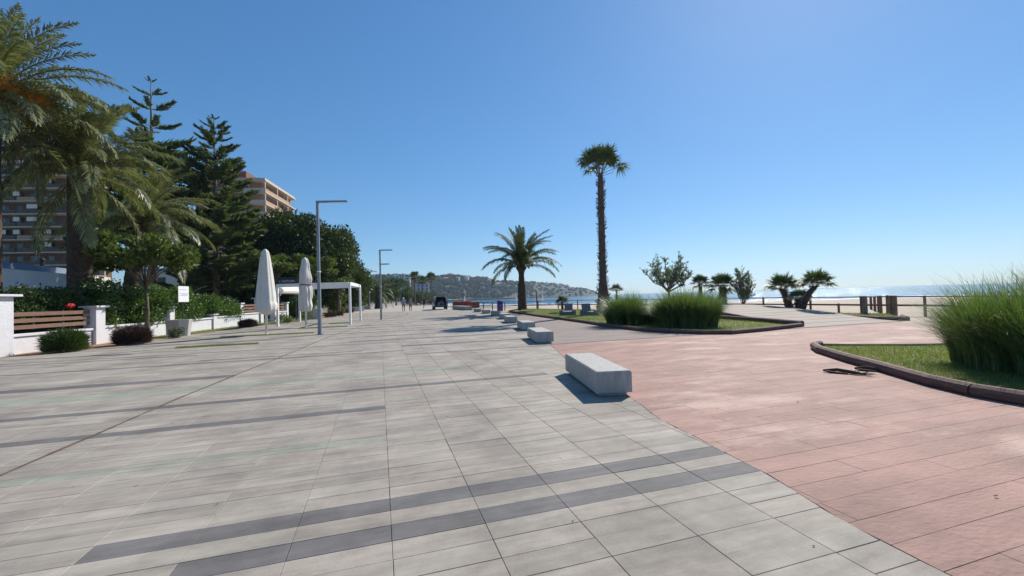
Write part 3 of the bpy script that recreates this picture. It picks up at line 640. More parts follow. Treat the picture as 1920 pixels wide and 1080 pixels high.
# ------------------------------------------------------------------ closed parasols
def parasol(x, y, h, zb, wid, rz, label, tied):
    e = empty('closed_parasol', (x, y, 0), rz, label, 'parasol', 'closed white parasols')
    m = MB(); m.lathe([(.16, -.01), (.16, .012), (.05, .02), (.05, .06)], 12); m.build('foot_plate', M['whitepaint'], e)
    m = MB(); m.tube([(0, 0, .02), (0, 0, h-.1)], .055, 12); m.build('pole', M['whitepaint'], e, smooth=True)
    n = h-zb; prof = []
    if not tied: tab = [(0, .02), (.02, .20), (.06, .44), (.12, .48), (.3, .45), (.6, .34), (.85, .24), (.97, .16), (1, .06)]
    else: tab = [(0, .25), (.02, .28), (.1, .33), (.2, .30), (.27, .33), (.36, .34), (.46, .33), (.485, .30), (.5, .27), (.515, .31), (.6, .33), (.75, .27), (.9, .21), (.98, .15), (1, .05)]
    for i in range(41): t = i/40; prof.append((interp(tab, t)*wid, zb+n*t))
    sq = (lambda a, t: (1+.20*max(0, math.cos(4*(a))))*(1+.04*math.sin(8*a+2*t))+(.13*max(0, math.cos(a+.6)) if t < .2 else 0)) if not tied else (lambda a, t: 1+.10*math.cos(4*a+.4)+.06*math.sin(9*a+6*t)*(1.4 if t < .5 else .5)+.05*math.sin(23*t+a))
    m = MB(); m.lathe(prof, 40, wob=sq); cv = m.build('canopy', M['canvas'], e, smooth=True)
    if tied:
        m = MB(); m.lathe([(.34*wid, zb+n*.485), (.345*wid, zb+n*.49), (.345*wid, zb+n*.50), (.30*wid, zb+n*.505)], 24); m.build('strap', M['postwood'], cv)
    m = MB(); m.lathe([(.05, h-.12), (.06, h-.05), (.03, h+.0), (.005, h+.02)], 10); m.build('finial', M['whitepaint'], e)
parasol(-5.39, 23.76, 4.22, .95, .82, rad(25), 'closed white parasol with a flared hem, nearest the camera', False)
parasol(-4.34, 28.65, 4.28, .98, 1.0, rad(10), 'closed cream parasol tied at the middle, beside the street lamp', True)

# ------------------------------------------------------------------ white pergola frame
pg = empty('white_pergola', (-4, 34, 0), 0, 'white metal pergola frame with a rolled awning on the promenade', 'pergola')
PC = [(-6.49, 31.58), (-1.9, 30.22), (-1.48, 35.41), (-6.2, 37.9)]; o0 = Vector((-4, 34, 0))
for i, (x, y) in enumerate(PC):
    m = MB(); m.box((x+4, y-34, 1.38), (.13, .13, 2.76), rad(-12)); m.build('post', M['whitepaint'], pg)
    x2, y2 = PC[(i+1) % 4]; d = math.hypot(x2-x, y2-y); m = MB(); m.box(((x+x2)/2+4, (y+y2)/2-34, 2.70), (d-.13, .14, .22), math.atan2(y2-y, x2-x)); m.build('beam', M['whitepaint'], pg)
    m = MB(); m.box((x+4, y-34, .006), (.24, .24, .012)); m.build('base_plate', M['whitepaint'], pg)
m = MB(); m.tube([(-2.35, -2.2, 2.36), (-2.1, 1.5, 2.40), (-2.0, 3.2, 2.38)], [.2, .22, .2], 10); m.build('awning_roll', M['canvas'], pg)
m = MB(); m.tube([(-2.35, -2.4, 2.02), (-2.2, -2.3, 2.3)], .025, 6); m.build('brace', M['whitepaint'], pg)

# ------------------------------------------------------------------ garden wall, pillars, slat panels
def wall_pt(y): return -12.35+(y-19.5)*.1676
WA = math.atan2(1, .1676)      # direction of the wall
def wall_run(y0, y1, zt, label, cap=True):
    x0, x1 = wall_pt(y0), wall_pt(y1); L = math.hypot(x1-x0, y1-y0); e = empty('garden_wall', ((x0+x1)/2, (y0+y1)/2, 0), WA, label, 'wall', 'white garden wall along the promenade')
    m = MB(); m.cuboid(-L/2, L/2, -.13, .13, -.05, zt); m.build('masonry', M['white_wall'], e)
    m = MB(); m.cuboid(-L/2, L/2, -.19, .19, zt, zt+.09); m.build('coping', M['white_wall'], e, bevel=.012); return e, L
def pillar(y, w, h, label, ball=False, capw=.14):
    e = empty('wall_pillar', (wall_pt(y), y, 0), WA, label, 'pillar', 'white wall pillars')
    m = MB(); m.box((0, 0, h/2-.05), (w, w, h-.02)); m.build('shaft', M['white_wall'], e, bevel=.015)
    m = MB(); m.box((0, 0, h-.02), (w+capw, w+capw, .08)); m.build('cap', M['white_wall'], e, bevel=.012)
    if ball:
        m = MB(); m.lathe([(.09, h+.02), (.05, h+.07), (.05, h+.16), (.13, h+.24), (.15, h+.33), (.12, h+.42), (.04, h+.47)], 14); m.build('finial', M['whitepaint'], e, smooth=True)
def slats(y0, y1, z0, z1, n, label):
    x0, x1 = wall_pt(y0), wall_pt(y1); L = math.hypot(x1-x0, y1-y0)-.01; e = empty('slat_panel', ((x0+x1)/2, (y0+y1)/2, 0), WA, label, 'fence panel', 'wooden slat panels on the white wall')
    p = (z1-z0)/n
    for i in range(n): m = MB(); m.box((0, -.02, z0+p*(i+.5)), (L, .035, p*.62)); m.build('slat', M['fencewood'], e, bevel=.004)
    for k in (-.17, .17): m = MB(); m.box((k*L, .025, (z0+z1)/2), (.05, .05, z1-z0)); m.build('upright', M['dark_steel'], e)
pillar(18.62, .9, 2.06, 'big rough white wall pillar at the left edge of the picture', capw=.3)
wall_run(19.1, 22.62, .60, 'white rendered wall under the nearest wooden slat panel')
slats(19.1, 22.62, .80, 1.5, 3, 'nearest brown wooden slat panel between white pillars')
pillar(22.9, .5, 1.62, 'white pillar with a flat cap right of the nearest slat panel', capw=.22)
wall_run(23.17, 27.3, .66, 'white low wall behind the dark red bush and thin tree'); pillar(27.55, .46, 1.5, 'small white pillar half grown over beside the concrete planter')
wall_run(27.8, 31.5, .66, 'white low wall right of the concrete planter under the hedge'); pillar(31.75, .44, .95, 'short white pillar in the middle of the hedge wall')
wall_run(32.0, 35.0, .70, 'white low wall under the right end of the hedge'); pillar(35.2, .4, 1.62, 'slim white pillar left of the far slat panel')
wall_run(35.42, 38.0, .78, 'white low wall under the far slat panel'); slats(35.42, 38.0, .90, 1.55, 3, 'far brown wooden slat panel behind the nearer parasol')
pillar(38.3, .5, 2.0, 'white pillar crowned by a ball finial behind the nearer parasol', True, .3)
wall_run(41.2, 43.4, .75, 'white low wall seen through the pergola'); pillar(41.0, .4, 1.5, 'slim white pillar seen through the pergola'); slats(41.25, 43.4, .85, 1.55, 3, 'small wooden slat panel seen through the pergola'); pillar(43.6, .4, 1.6, 'white pillar at the end of the wall seen through the pergola')
# dark garden fence behind the first panel
m = MB(); m.box((0, 0, 1.0), (9, .06, 1.9), WA); tag(m.build('garden_screen', mat('screen_brown', (.11, .085, .065), .9, .2, 3.), loc=(-13.6, 22.0, 0)), 'dark brown screen fence behind the nearest slat panel', 'fence')

# white board on the hedge
e = empty('notice_board', (-11.0, 27.8, .28), WA-rad(2), 'small white notice board standing in the green hedge', 'sign')
m = MB(); m.box((0, -.72, 1.9), (.86, .03, .86)); pn = m.build('panel', M['whitepaint'], e)
for z, w, x in ((2.14, .66, -.03), (1.93, .70, .02), (1.88, .5, .1), (1.83, .6, 0)): m = MB(); m.box((x, -.738, z), (w, .004, .05)); m.build('print_line', M['printlilac'], pn)
m = MB(); m.tube([(0, -.67, -.3), (0, -.67, 2.1)], .03, 8); m.build('post', M['dark_steel'], e)

# restaurant sign, dark panel on posts
e = empty('restaurant_sign', (-8.05, 43.2, 0), rad(-6), 'dark blue restaurant sign with pale lettering above the pergola', 'sign')
m = MB(); m.box((0, 0, 3.42), (1.75, .08, .95)); pn = m.build('panel', M['signdark'], e)
fr = MB()
for s in (-1, 1): fr.box((s*.83, -.045, 3.42), (.05, .02, .90)); fr.box((0, -.045, 3.42+s*.44), (1.61, .02, .04))
fr.build('frame', M['dark_steel'], pn)
for s in (-.7, .7): m = MB(); m.tube([(s, .07, 0), (s, .07, 3.6)], .04, 8); m.build('post', M['dark_steel'], e)
def text(body, size, loc, parent, m_):
    cu = bpy.data.curves.new('t', 'FONT'); cu.body = body; cu.size = size; cu.align_x = 'CENTER'; cu.extrude = .004; cu.offset = .006
    tmp = bpy.data.objects.new('t', cu); COL.objects.link(tmp); dg = bpy.context.evaluated_depsgraph_get(); me = bpy.data.meshes.new_from_object(tmp.evaluated_get(dg))
    bpy.data.objects.remove(tmp); me.materials.clear(); me.materials.append(m_); return link('lettering', me, parent, loc, (math.pi/2, 0, 0))
text('SAFILMA', .30, (.12, -.062, 3.44), pn, M['signprint'])
m = MB(); m.box((.15, -.05, 3.25), (1.0, .012, .035)); m.lathe([(.001, 0), (.001, .001)], 4, (0, -.05, 3.25)); m.build('print_line', M['signprint'], pn)
m = MB(); m.tube([(-.36, -.044, 3.25), (-.36, -.062, 3.25)], .05, 12); m.build('emblem', M['signprint'], pn)
m = MB(); m.tube([(-.62, -.044, 3.52), (-.62, -.062, 3.52)], .09, 3); m.build('emblem', M['signprint'], pn)

# ------------------------------------------------------------------ planters, blocks
def planter(x, y, w, h, rz, label):
    e = empty('concrete_planter', (x, y, 0), rz, label, 'planter')
    a, b = w*.40, w*.5; m = MB()
    lo = [(-a, -a*.7), (a*.55, -a*.9), (a, -a*.1), (a*.7, a*.8), (-a*.8, a*.7)]; hi = [(x_*b/a, y_*b/a) for x_, y_ in lo]; inn = [(x_*.86, y_*.86) for x_, y_ in hi]; n = 5
    vs = [(p, q, -.02) for p, q in lo]+[(p, q, h) for p, q in hi]+[(p, q, h+.001) for p, q in inn]+[(p, q, h-.12) for p, q in inn]
    m.add(vs, [tuple(range(n-1, -1, -1))]+[(k*n+i, k*n+(i+1) % n, (k+1)*n+(i+1) % n, (k+1)*n+i) for k in range(3) for i in range(n)])
    m.build('pot', M['concrete_rough'], e, bevel=.01)
    m = MB(); m.prism([(p*.99, q*.99) for p, q in inn], h-.13, h-.10); m.build('soil', M['earth'], e)
planter(-9.75, 25.75, 1.0, .84, rad(-16), 'faceted grey concrete planter in front of the hedge wall')
planter(-5.75, 42.5, 1.5, .95, rad(10), 'large grey concrete planter behind the pergola')
planter(-3.0, 93, 1.6, .9, rad(30), 'distant pale planter with a dark shrub left of the far lamp')
def block(x, y, d, rz, m_, label, cat):
    e = empty('low_bench', (x, y, 0), rz, label, cat)
    m = MB(); m.box((0, 0, d[2]/2+.03), d); m.build('seat_block', m_, e, bevel=.02); m = MB(); m.box((0, 0, .015), (d[0]*.85, d[1]*.8, .05)); m.build('foot', M['concrete_rough'], e)
block(-4.2, 62.4, (1.5, .7, .55), rad(5), M['postwood'], 'small brown wooden block bench beyond the pergola', 'bench')
block(-3.1, 84, (2.8, .7, .5), rad(5), M['concrete_rough'], 'long grey block bench at the foot of the far lamp', 'bench')

# ------------------------------------------------------------------ beach fence
FENCE = [(23.2, 2), (24.2, 6.5), (24.75, 10.2), (25.3, 13.8), (25.2, 16.6), (25.1, 19.4), (24.95, 22.6), (24.4, 26), (23.6, 30), (22.6, 34.2), (21.2, 38.4), (20.1, 41.2), (18.9, 43.6), (16.9, 44.6), (15.2, 45.5), (13.6, 46.6), (12.6, 48.4), (11.9, 50), (11.5, 52), (11.3, 54)]
e = empty('beach_fence', (25, 20, 0), 0, 'long brown post and rail fence between promenade and beach', 'fence'); o0 = Vector((25, 20, 0))
for i, (x, y) in enumerate(FENCE):
    m = MB(); m.tube([(x-25, y-20, -.3), (x-25, y-20, 1.0)], .06, 8); m.build('post', M['postwood'], e)
    if i < len(FENCE)-1:
        x2, y2 = FENCE[i+1]
        m = MB(); m.tube([(x-25, y-20, .52), (x2-25, y2-20, .52)], .055, 6); m.build('rail', M['postwood'], e)
        m = MB(); m.tube([(x-25, y-20, .955), (x2-25, y2-20, .955)], .032, 6); m.build('handrail', M['dark_steel'], e)
for x, y, r, lb in ((24.72, 16.1, .11, 'thick weathered grey wooden post before the beach fence'), (25.0, 14.95, .15, 'thickest brown wooden post beside the row of bollards')):
    m = MB(); m.lathe([(r, -.2), (r*1.02, .5), (r, .98), (r*.9, 1.02)], 12); tag(m.build('wooden_post', M['greywood_post'] if r < .12 else M['postwood'], loc=(x, y, 0)), lb, 'post')
for k, (x, y) in enumerate(((26.3, 16.0), (28.1, 17.45), (29.6, 18.5), (31.0, 19.6), (33.0, 21.1))):
    m = MB(); m.lathe([(.08, -.3), (.075, 1.0), (.05, 1.05)], 10); tag(m.build('beach_bollard', M['postwood'], loc=(x, y, -.03-.05*k)), ('nearest and tallest wooden bollard of the row leading onto the beach', 'second wooden bollard from the fence in the row onto the beach', 'middle wooden bollard of the row leading onto the beach', 'fourth wooden bollard from the fence in the row onto the beach', 'farthest wooden bollard of the row leading onto the beach')[k], 'bollard', 'row of wooden bollards to the beach')
m = MB(); m.lathe([(.07, -.3), (.07, .5), (.05, .54)], 10); tag(m.build('beach_bollard', M['postwood'], loc=(28.3, 20.0, -.05)), 'single short wooden bollard standing alone on the sand behind the fence', 'bollard')
# shower post and sign post on the beach side
e = empty('beach_shower', (17.4, 46.3, 0), rad(20), 'tall brown wooden post with a cross arm beside the date palm', 'post')
m = MB(); m.lathe([(.08, -.1), (.08, 1.9), (.06, 1.95)], 10); m.build('post', M['postwood'], e); m = MB(); m.box((-.25, 0, 1.55), (.6, .06, .12)); m.build('cross_arm', M['rooftile'], e)
# purple bin
e = empty('litter_bin', (12.55, 44.9, 0), rad(-12), 'tall purple litter bin beside the beach fence', 'bin')
m = MB(); m.box((0, 0, .56), (.62, .62, 1.08)); m.build('body', M['purple'], e, bevel=.03); m = MB(); m.box((-.12, 0, 1.13), (.3, .62, .12)); m.build('hood', M['purple'], e, bevel=.02); m = MB(); m.box((0, -.312, .88), (.4, .01, .16)); m.build('slot', M['black'], e)

# dark concrete reclining seats on the lawn
def recliner(x, y, rz, label, z=.02):
    e = empty('concrete_recliner', (x, y, z), rz, label, 'seat', 'reclining seats on the palm lawn')
    m = MB(); prof = [(-.95, .0), (-.95, .30), (-.25, .34), (.22, .24), (.62, .86), (.78, .84), (.52, .18), (.40, 0)]; W = .62; n = len(prof)
    m.add([(p, -W/2, q) for p, q in prof]+[(p, W/2, q) for p, q in prof], [tuple(range(n-1, -1, -1)), tuple(range(n, 2*n))]+[(i, (i+1) % n, n+(i+1) % n, n+i) for i in range(n)])
    m.build('shell', M['dark_concrete'], e, bevel=.015)
    for s in (-1, 1): m = MB(); m.box((-.55, s*(W/2+.16), .2), (.75, .28, .42)); m.build('side_block', M['dark_concrete'], e, bevel=.02)
recliner(13.55, 29.4, rad(62), 'dark grey reclining seat nearer the small palm on the lawn'); recliner(14.3, 27.7, rad(75), 'dark grey reclining seat beside the tall fan palm trunk')

# fallen dead palm frond bits on the pink paving
def dead_frond(x, y, rz, s, label):
    e = empty('dead_frond', (x, y, .0), rz, label, 'palm frond')
    m = MB(); m.tube([(-.32*s, 0, .03), (-.12*s, .05*s, .05), (.1*s, .02*s, .03), (.3*s, -.04*s, .015)], [.02, .032, .034, .015], 6); m.tube([(-.32*s, 0, .03), (-.2*s, -.05*s, .015), (.05*s, -.06*s, .012)], [.02, .02, .01], 5); m.build('stalk', M['deadfrond'], e)
    k = 26; B = np.column_stack([RNG.uniform(.0, .32, k)*s, RNG.normal(-.01, .02, k)*s, np.full(k, .02)]); D = unit(np.column_stack([np.full(k, .8), RNG.normal(0, .5, k), RNG.normal(.12, .15, k)])); V, F = kites(B, D, np.full(k, .16*s), np.full(k, .014))
    link('leaflets', np_mesh('leaflets', V, F, M['deadfrond']), e)
dead_frond(7.72, 5.4, rad(-60), .95, 'curled dead palm frond lying on the pink paving'); dead_frond(8.35, 5.35, rad(-58), .8, 'thin dead palm frond lying against the right hand kerb')

# ------------------------------------------------------------------ palms
def pinnate(L, e0, e1, nl=62, ll=.5, droop=.25, roll=0.):
    """date palm frond: curved rib plus two ranks of leaflets"""
    n = 16; P = [np.zeros(3)]; side = 0
    for i in range(n):
        t = (i+.5)/n; a = e0+(e1-e0)*t**1.2; P.append(P[-1]+np.array([math.cos(a), roll*t*.4, math.sin(a)])*L/n)
    P = np.array(P); tv = np.gradient(P, axis=0); tv = unit(tv); parts = [tube_np(P, [.035*(1-.85*i/n)*L/3.5+.004 for i in range(n+1)], 5)]; nq = len(parts[0][1])
    ts = np.linspace(.12, .995, nl); B = np.array([[np.interp(t*n, range(n+1), P[:, k]) for k in range(3)] for t in ts]); T = unit(np.array([[np.interp(t*n, range(n+1), tv[:, k]) for k in range(3)] for t in ts]))
    lat = np.array([0, 1., 0]); upn = unit(np.cross(T, lat)); upn *= np.sign(upn[:, 2:3]+1e-9)
    prof = np.clip(np.sin(np.pi*np.clip(ts*.93+.07, 0, 1))**.55, .25, 1)*ll
    for s in (-1, 1):
        sp = RNG.normal(0, .12, (nl, 3)); D = unit(T*(.55+.5*ts[:, None])+lat*s*.85+upn*(.25+RNG.normal(0, .22, (nl, 1)))+sp)
        Ln = prof*(.85+.3*RNG.random(nl)); bend = np.column_stack([np.zeros(nl), np.zeros(nl), -droop*Ln*(.6+.8*RNG.random(nl))])
        parts.append(kites(B, D, Ln, np.full(nl, .052*L/3.5), upn, bend))
    V, F = merge(parts); return np_mesh('frond', V, F, [M['frond'], M['rachis']], [1]*nq+[0]*(len(F)-nq))
def pinnate_set(L, seed, ll=.5, nl=62, grey=False):
    global RNG
    out = {}
    for nm, e0, e1 in (('up', 82, 52), ('up2', 74, 18), ('mid', 56, -22), ('mid2', 40, -50), ('low', 14, -72), ('hang', -28, -86)):
        me = pinnate(L*(1 if nm not in ('up',) else .86), rad(e0), rad(e1), nl, ll, .25 if nm[:2] == 'up' else .5, random.uniform(-.4, .4))
        if grey: me.materials[0] = M['frondgrey']
        out[nm] = me
    return out
def palm_trunk(h, r0_, r1_, m_, scales=True, seg=22, flare=1.25, lean=(0, 0), neck=None):
    n = max(12, int(h*9)); m = MB(); vs = []
    for i in range(n+1):
        t = i/n; z = -.1+(h+.1)*t; r = r0_+(r1_-r0_)*t; r *= 1+(flare-1)*math.exp(-t*h*1.6)
        if neck: r *= neck(t)
        for k in range(seg):
            a = 2*math.pi*k/seg; w = 1.
            if scales: w += .085*abs(math.sin(a*4+z*5.5))*abs(math.sin(a*4-z*5.5))+.035*random.random()
            vs.append((lean[0]*t**1.5+r*w*math.cos(a), lean[1]*t**1.5+r*w*math.sin(a), z))
    m.add(vs, [(i*seg+k, i*seg+(k+1) % seg, (i+1)*seg+(k+1) % seg, (i+1)*seg+k) for i in range(n) for k in range(seg)]+[tuple(range(n*seg, (n+1)*seg))])
    return m.mesh('trunk', m_)
FS_A = pinnate_set(4.3, 1, .62, 74, True); FS_B = pinnate_set(3.3, 2, .46, 60); FS_C = pinnate_set(4.4, 3, .58, 84)
def date_palm(x, y, z, h, r, fs, counts, sc, label, grp, lean=(0, 0), neck=None, wind=(0, 0), fruit=0, only=None):
    e = empty('date_palm', (x, y, z), 0, label, 'palm tree', grp); link('trunk', palm_trunk(h, r, r*.88, M['trunk'], neck=neck, lean=lean), e)
    a = random.random()*6
    for nm, c in counts.items():
        for k in range(c):
            a += 2.39996+random.uniform(-.25, .25)
            if only and not only(a % (2*math.pi), nm): continue
            hz = h-.15+{'up': .25, 'up2': .2, 'mid': .1, 'mid2': 0, 'low': -.1, 'hang': -.3}[nm]
            o = link('frond', fs[nm], e, (lean[0]+r*.45*math.cos(a), lean[1]+r*.45*math.sin(a), hz), (random.uniform(-.16, .16), random.uniform(-.14, .14)+0, a+random.uniform(-.1, .1)), sc*random.uniform(.85, 1.08))
    for k in range(fruit):
        b = rad(-75+k*38); P = Vector((lean[0]+.3*math.cos(b), lean[1]+.3*math.sin(b), h+.15)); D = Vector((math.cos(b), math.sin(b), .25))
        st = MB(); st.tube([P, P+D*.5, P+D*.95+Vector((0, 0, -.12))], [.035, .03, .02], 6); f = st.build('fruit_stalk', M['orange'], e)
        n = 260; B0 = np.array(P+D*.75); q = RNG.random((n, 1)); B = B0+np.array(D)*.35*q+RNG.normal(0, .12, (n, 3)); dd = unit(np.array(D)*.6+RNG.normal(0, .5, (n, 3))+np.array([0, 0, -.5])); V, F = kites(B, dd, .4+.2*RNG.random(n), np.full(n, .022)); link('fruit_strands', np_mesh('fruit_strands', V, F, M['orange']), f)
    return e
bulge = lambda t: 1+.85*math.exp(-((t-.93)/.06)**2)-.08*math.exp(-((t-.78)/.08)**2)+(.22 if t < .62 else 0)
date_palm(12.6, 37.4, .32, 4.15, .29, FS_C, {'up': 7, 'up2': 11, 'mid': 17, 'mid2': 13, 'low': 3, 'hang': 0}, .92, 'date palm with a bulging neck alone on the lawn', None, neck=bulge)
date_palm(-12.95, 24.2, 0, 7.9, .44, FS_A, {'up': 13, 'up2': 18, 'mid': 18, 'mid2': 16, 'low': 11, 'hang': 3}, .9, 'large date palm with a thick dark trunk behind the white wall', 'date palms in the garden')
date_palm(-14.2, 21.2, 0, 9.5, .42, FS_A, {'up': 12, 'up2': 16, 'mid': 16, 'mid2': 18, 'low': 14, 'hang': 6}, .98, 'date palm with orange fruit stalks at the left edge', 'date palms in the garden', fruit=5)
date_palm(-15.4, 33.2, 0, 7.0, .40, FS_A, {'up': 9, 'up2': 15, 'mid': 17, 'mid2': 18, 'low': 13, 'hang': 4}, 1.05, 'leaning date palm behind the small flat topped tree', 'date palms in the garden', lean=(.9, -.2))
date_palm(-.25, 86, 0, 3.2, .62, FS_B, {'up': 7, 'up2': 12, 'mid': 14, 'mid2': 13, 'low': 12, 'hang': 6}, 1.15, 'squat broad date palm behind the distant lamps', None)
date_palm(-12.6, 33.4, 0, 1.3, .22, FS_B, {'up2': 3, 'mid': 6, 'mid2': 6, 'low': 4}, .7, 'low young date palm arching over the hedge', None)

def fan_leaf(R, pet, e0, spread=230, nseg=36, droop=.3):
    """costapalmate leaf: stalk then a pleated fan of narrow segments"""
    end = np.array([math.cos(e0)*pet, 0, math.sin(e0)*pet]); sag = np.array([0, 0, -.10*pet]); P = np.array([[0, 0, 0], end*.5-sag*.3, end])
    parts = [tube_np(P, [.022*R, .016*R, .012*R], 5)]; nq = len(parts[0][1]); d = unit(end-P[1]); lat = np.array([0, 1., 0]); upn = np.cross(d, lat); upn *= np.sign(upn[2]+1e-9)
    an = np.radians(np.linspace(-spread/2, spread/2, nseg)); ca, sa = np.cos(an)[:, None], np.sin(an)[:, None]
    D = unit(d*ca+lat*sa+upn*(.18*np.abs(sa)+RNG.normal(0, .10, (nseg, 1)))); Ln = R*(.72+.28*np.cos(an/1.5))*(.9+.2*RNG.random(nseg)); bend = np.column_stack([np.zeros(nseg), np.zeros(nseg), -droop*Ln*(.3+RNG.random(nseg))])
    parts.append(kites(np.repeat(end[None], nseg, 0), D, Ln, np.full(nseg, R*.085), upn+RNG.normal(0, .35, (nseg, 3)), bend))
    V, F = merge(parts); return np_mesh('fan_leaf', V, F, [M['fan'], M['rachis']], [1]*nq+[0]*(len(F)-nq))
FAN = {nm: fan_leaf(1., p, rad(e), dr) for nm, p, e, dr in ()} if False else {nm: fan_leaf(1., p, rad(e), droop=dr) for nm, p, e, dr in (('up', 1.0, 78, .1), ('up2', 1.05, 58, .2), ('mid', 1.05, 36, .35), ('mid2', 1.0, 16, .5), ('low', .9, -14, .6))}
FANW = {nm: fan_leaf(1., p, rad(e), droop=dr, nseg=40) for nm, p, e, dr in (('up', 1.25, 80, .15), ('up2', 1.3, 62, .3), ('mid', 1.3, 42, .45), ('mid2', 1.2, 22, .6), ('low', 1., -8, .7))}
def fan_palm(x, y, z, h, r, counts, sc, label, grp=None, lean=(0, 0), trunk=None, name='fan_palm', skirt=None, tm='trunk2', neck=None):
    e = empty(name, (x, y, z), 0, label, 'palm tree', grp); link('trunk', palm_trunk(h, r, r*.8, M[tm], flare=1.3, lean=lean, neck=neck), e); a = random.random()*6
    if tm == 'trunk':
        k = 260; zz = RNG.uniform(.0, h, k); aa = RNG.uniform(0, 6.283, k); rr = r*.92; B = np.column_stack([rr*np.cos(aa)+lean[0]*(zz/h)**1.5, rr*np.sin(aa)+lean[1]*(zz/h)**1.5, zz]); D = unit(np.column_stack([np.cos(aa)*.7, np.sin(aa)*.7, RNG.uniform(-.2, 1.0, k)])); V, F = kites(B, D, .07+.1*RNG.random(k), np.full(k, .05)); tag(link('leaf_stubs', np_mesh('leaf_stubs', V, F, M['trunk']), e), kind='stuff')
    for nm, c in counts.items():
        for k in range(c):
            a += 2.39996+random.uniform(-.3, .3)
            link('fan_leaf', (FANW if trunk else FAN)[nm], e, (lean[0]+r*.4*math.cos(a), lean[1]+r*.4*math.sin(a), h-.05), (random.uniform(-.2, .2), random.uniform(-.12, .12), a), sc*random.uniform(.85, 1.1))
    return e
wneck = lambda t: (1.75 if t < .06 else 1.75-.75*min(1, (t-.06)/.2)) if t < .26 else (1.0-.25*max(0, (t-.93)/.07))
fp = fan_palm(16.5, 29.3, 0, 10.9, .27, {'up': 5, 'up2': 8, 'mid': 8, 'mid2': 3, 'low': 0}, 1.08, 'very tall slender fan palm on the lawn', neck=wneck, lean=(.1, 0), trunk=True)
k = 900; zz = RNG.uniform(.2, 10.7, k); aa = RNG.uniform(0, 6.283, k); rr = np.array([.27*(1-.2*z/10.9)*wneck(z/10.9)*1.02 for z in zz]); B = np.column_stack([rr*np.cos(aa)+.1*(zz/10.9)**1.5, rr*np.sin(aa), zz])
D = unit(np.column_stack([np.cos(aa)*.55, np.sin(aa)*.55, RNG.uniform(.2, 1.0, k)])); V, F = kites(B, D, .16+.2*RNG.random(k), np.full(k, .06)); tag(link('leaf_stubs', np_mesh('leaf_stubs', V, F, M['trunk2']), fp), kind='stuff')
m = MB(); m.tube([(.15, -.1, 10.7), (.9, -.5, 10.9), (1.15, -.6, 11.5), (1.0, -.5, 11.9)], [.02, .016, .012, .008], 5); m.build('flower_stalk', M['rachis'], fp, smooth=True)
small = {'up': 5, 'up2': 8, 'mid': 9, 'mid2': 7, 'low': 3}
fan_palm(14.5, 32.6, 0, .95, .10, small, .36, 'little fan palm on the lawn left of the reclining seats')
fan_palm(26.9, 44.6, 0, 1.9, .13, {'up': 3, 'up2': 5, 'mid': 6, 'mid2': 5}, .52, 'small fan palm on the beach behind the tall palm')
fan_palm(25.2, 28.8, 0, 2.15, .16, small, .46, 'fan palm with a bare trunk between the leafy tree and bushy palm')
fan_palm(26.2, 27.5, .2, 1.62, .26, {'up': 6, 'up2': 9, 'mid': 8, 'mid2': 5, 'low': 3}, .68, 'thick trunked fan palm at the crest of the humped path', tm='trunk')
ch = 'clump of three fan palms beside the humped path'
fan_palm(24.75, 20.5, .25, 1.25, .19, {'up': 4, 'up2': 7, 'mid': 9, 'mid2': 6}, .62, 'left and widest of three fan palms beside the humped path', ch, lean=(-.3, .2), tm='trunk', name='dwarf_fan_palm')
fan_palm(23.95, 19.3, .25, .62, .13, {'up': 5, 'up2': 7, 'mid': 8, 'mid2': 5}, .40, 'smallest middle one of three fan palms beside the humped path', ch, lean=(.08, 0), tm='trunk', name='dwarf_fan_palm')
fan_palm(23.15, 18.5, .22, 1.42, .18, {'up': 4, 'up2': 7, 'mid': 8, 'mid2': 5}, .58, 'right leaning one of three fan palms beside the humped path', ch, lean=(.6, -.45), tm='trunk', name='dwarf_fan_palm')
# mound below the three palms
m = MB(); m.lathe([(2.4, -.06), (1.9, .06), (1.2, .20), (.5, .28), (.05, .30)], 24, wob=lambda a, t: 1+.12*math.sin(3*a)); o = m.build('sand_mound', M['sand'], smooth=True, loc=(24.2, 19.6, 0)); tag(o, kind='structure')

# Washingtonias far along the promenade
for x, y, h, lb in ((11.6, 150, 9.2, 'far thin fan palm left of the runner'), (14.6, 155, 8.0, 'middle of the far thin fan palms above the walkers'), (17.2, 150, 8.8, 'far thin fan palm right above the runner'), (9.5, 190, 8.2, 'farthest thin fan palm beside the white tower')):
    fan_palm(x, y, 0, h, .25, {'up': 5, 'up2': 7, 'mid': 7, 'mid2': 6, 'low': 6}, 1.3, lb, 'thin fan palms far along the promenade')

# ------------------------------------------------------------------ araucarias
def arau_branch():
    n = 10; P = np.array([[i/n, 0, .03+.10*(i/n)**2-.06*math.sin(math.pi*i/n)] for i in range(n+1)]); parts = [tube_np(P, [.016*(1-.8*i/n) for i in range(n+1)], 4)]; nq = len(parts[0][1])
    Bs, Ds, Ls = [], [], []
    for i in range(34):
        t = .22+.78*i/33; p = np.array([np.interp(t*n, range(n+1), P[:, k]) for k in range(3)])
        for s in (-1, 1):
            for q in range(2):
                Bs.append(p+RNG.normal(0, .012, 3)); Ds.append([.75+RNG.normal(0, .15), s*(.75+RNG.normal(0, .2)), .35+RNG.normal(0, .25)]); Ls.append((.28*(1-.45*t)+.05)*(.7+.5*RNG.random()))
    Bs, Ds, Ls = np.array(Bs), np.array(Ds), np.array(Ls); parts.append(kites(Bs, Ds, Ls, .055+0*Ls)); 
    V, F = merge(parts); return np_mesh('branch', V, F, [M['needle'], M['bark']], [1]*nq+[0]*(len(F)-nq))
AB = [arau_branch() for _ in range(4)]
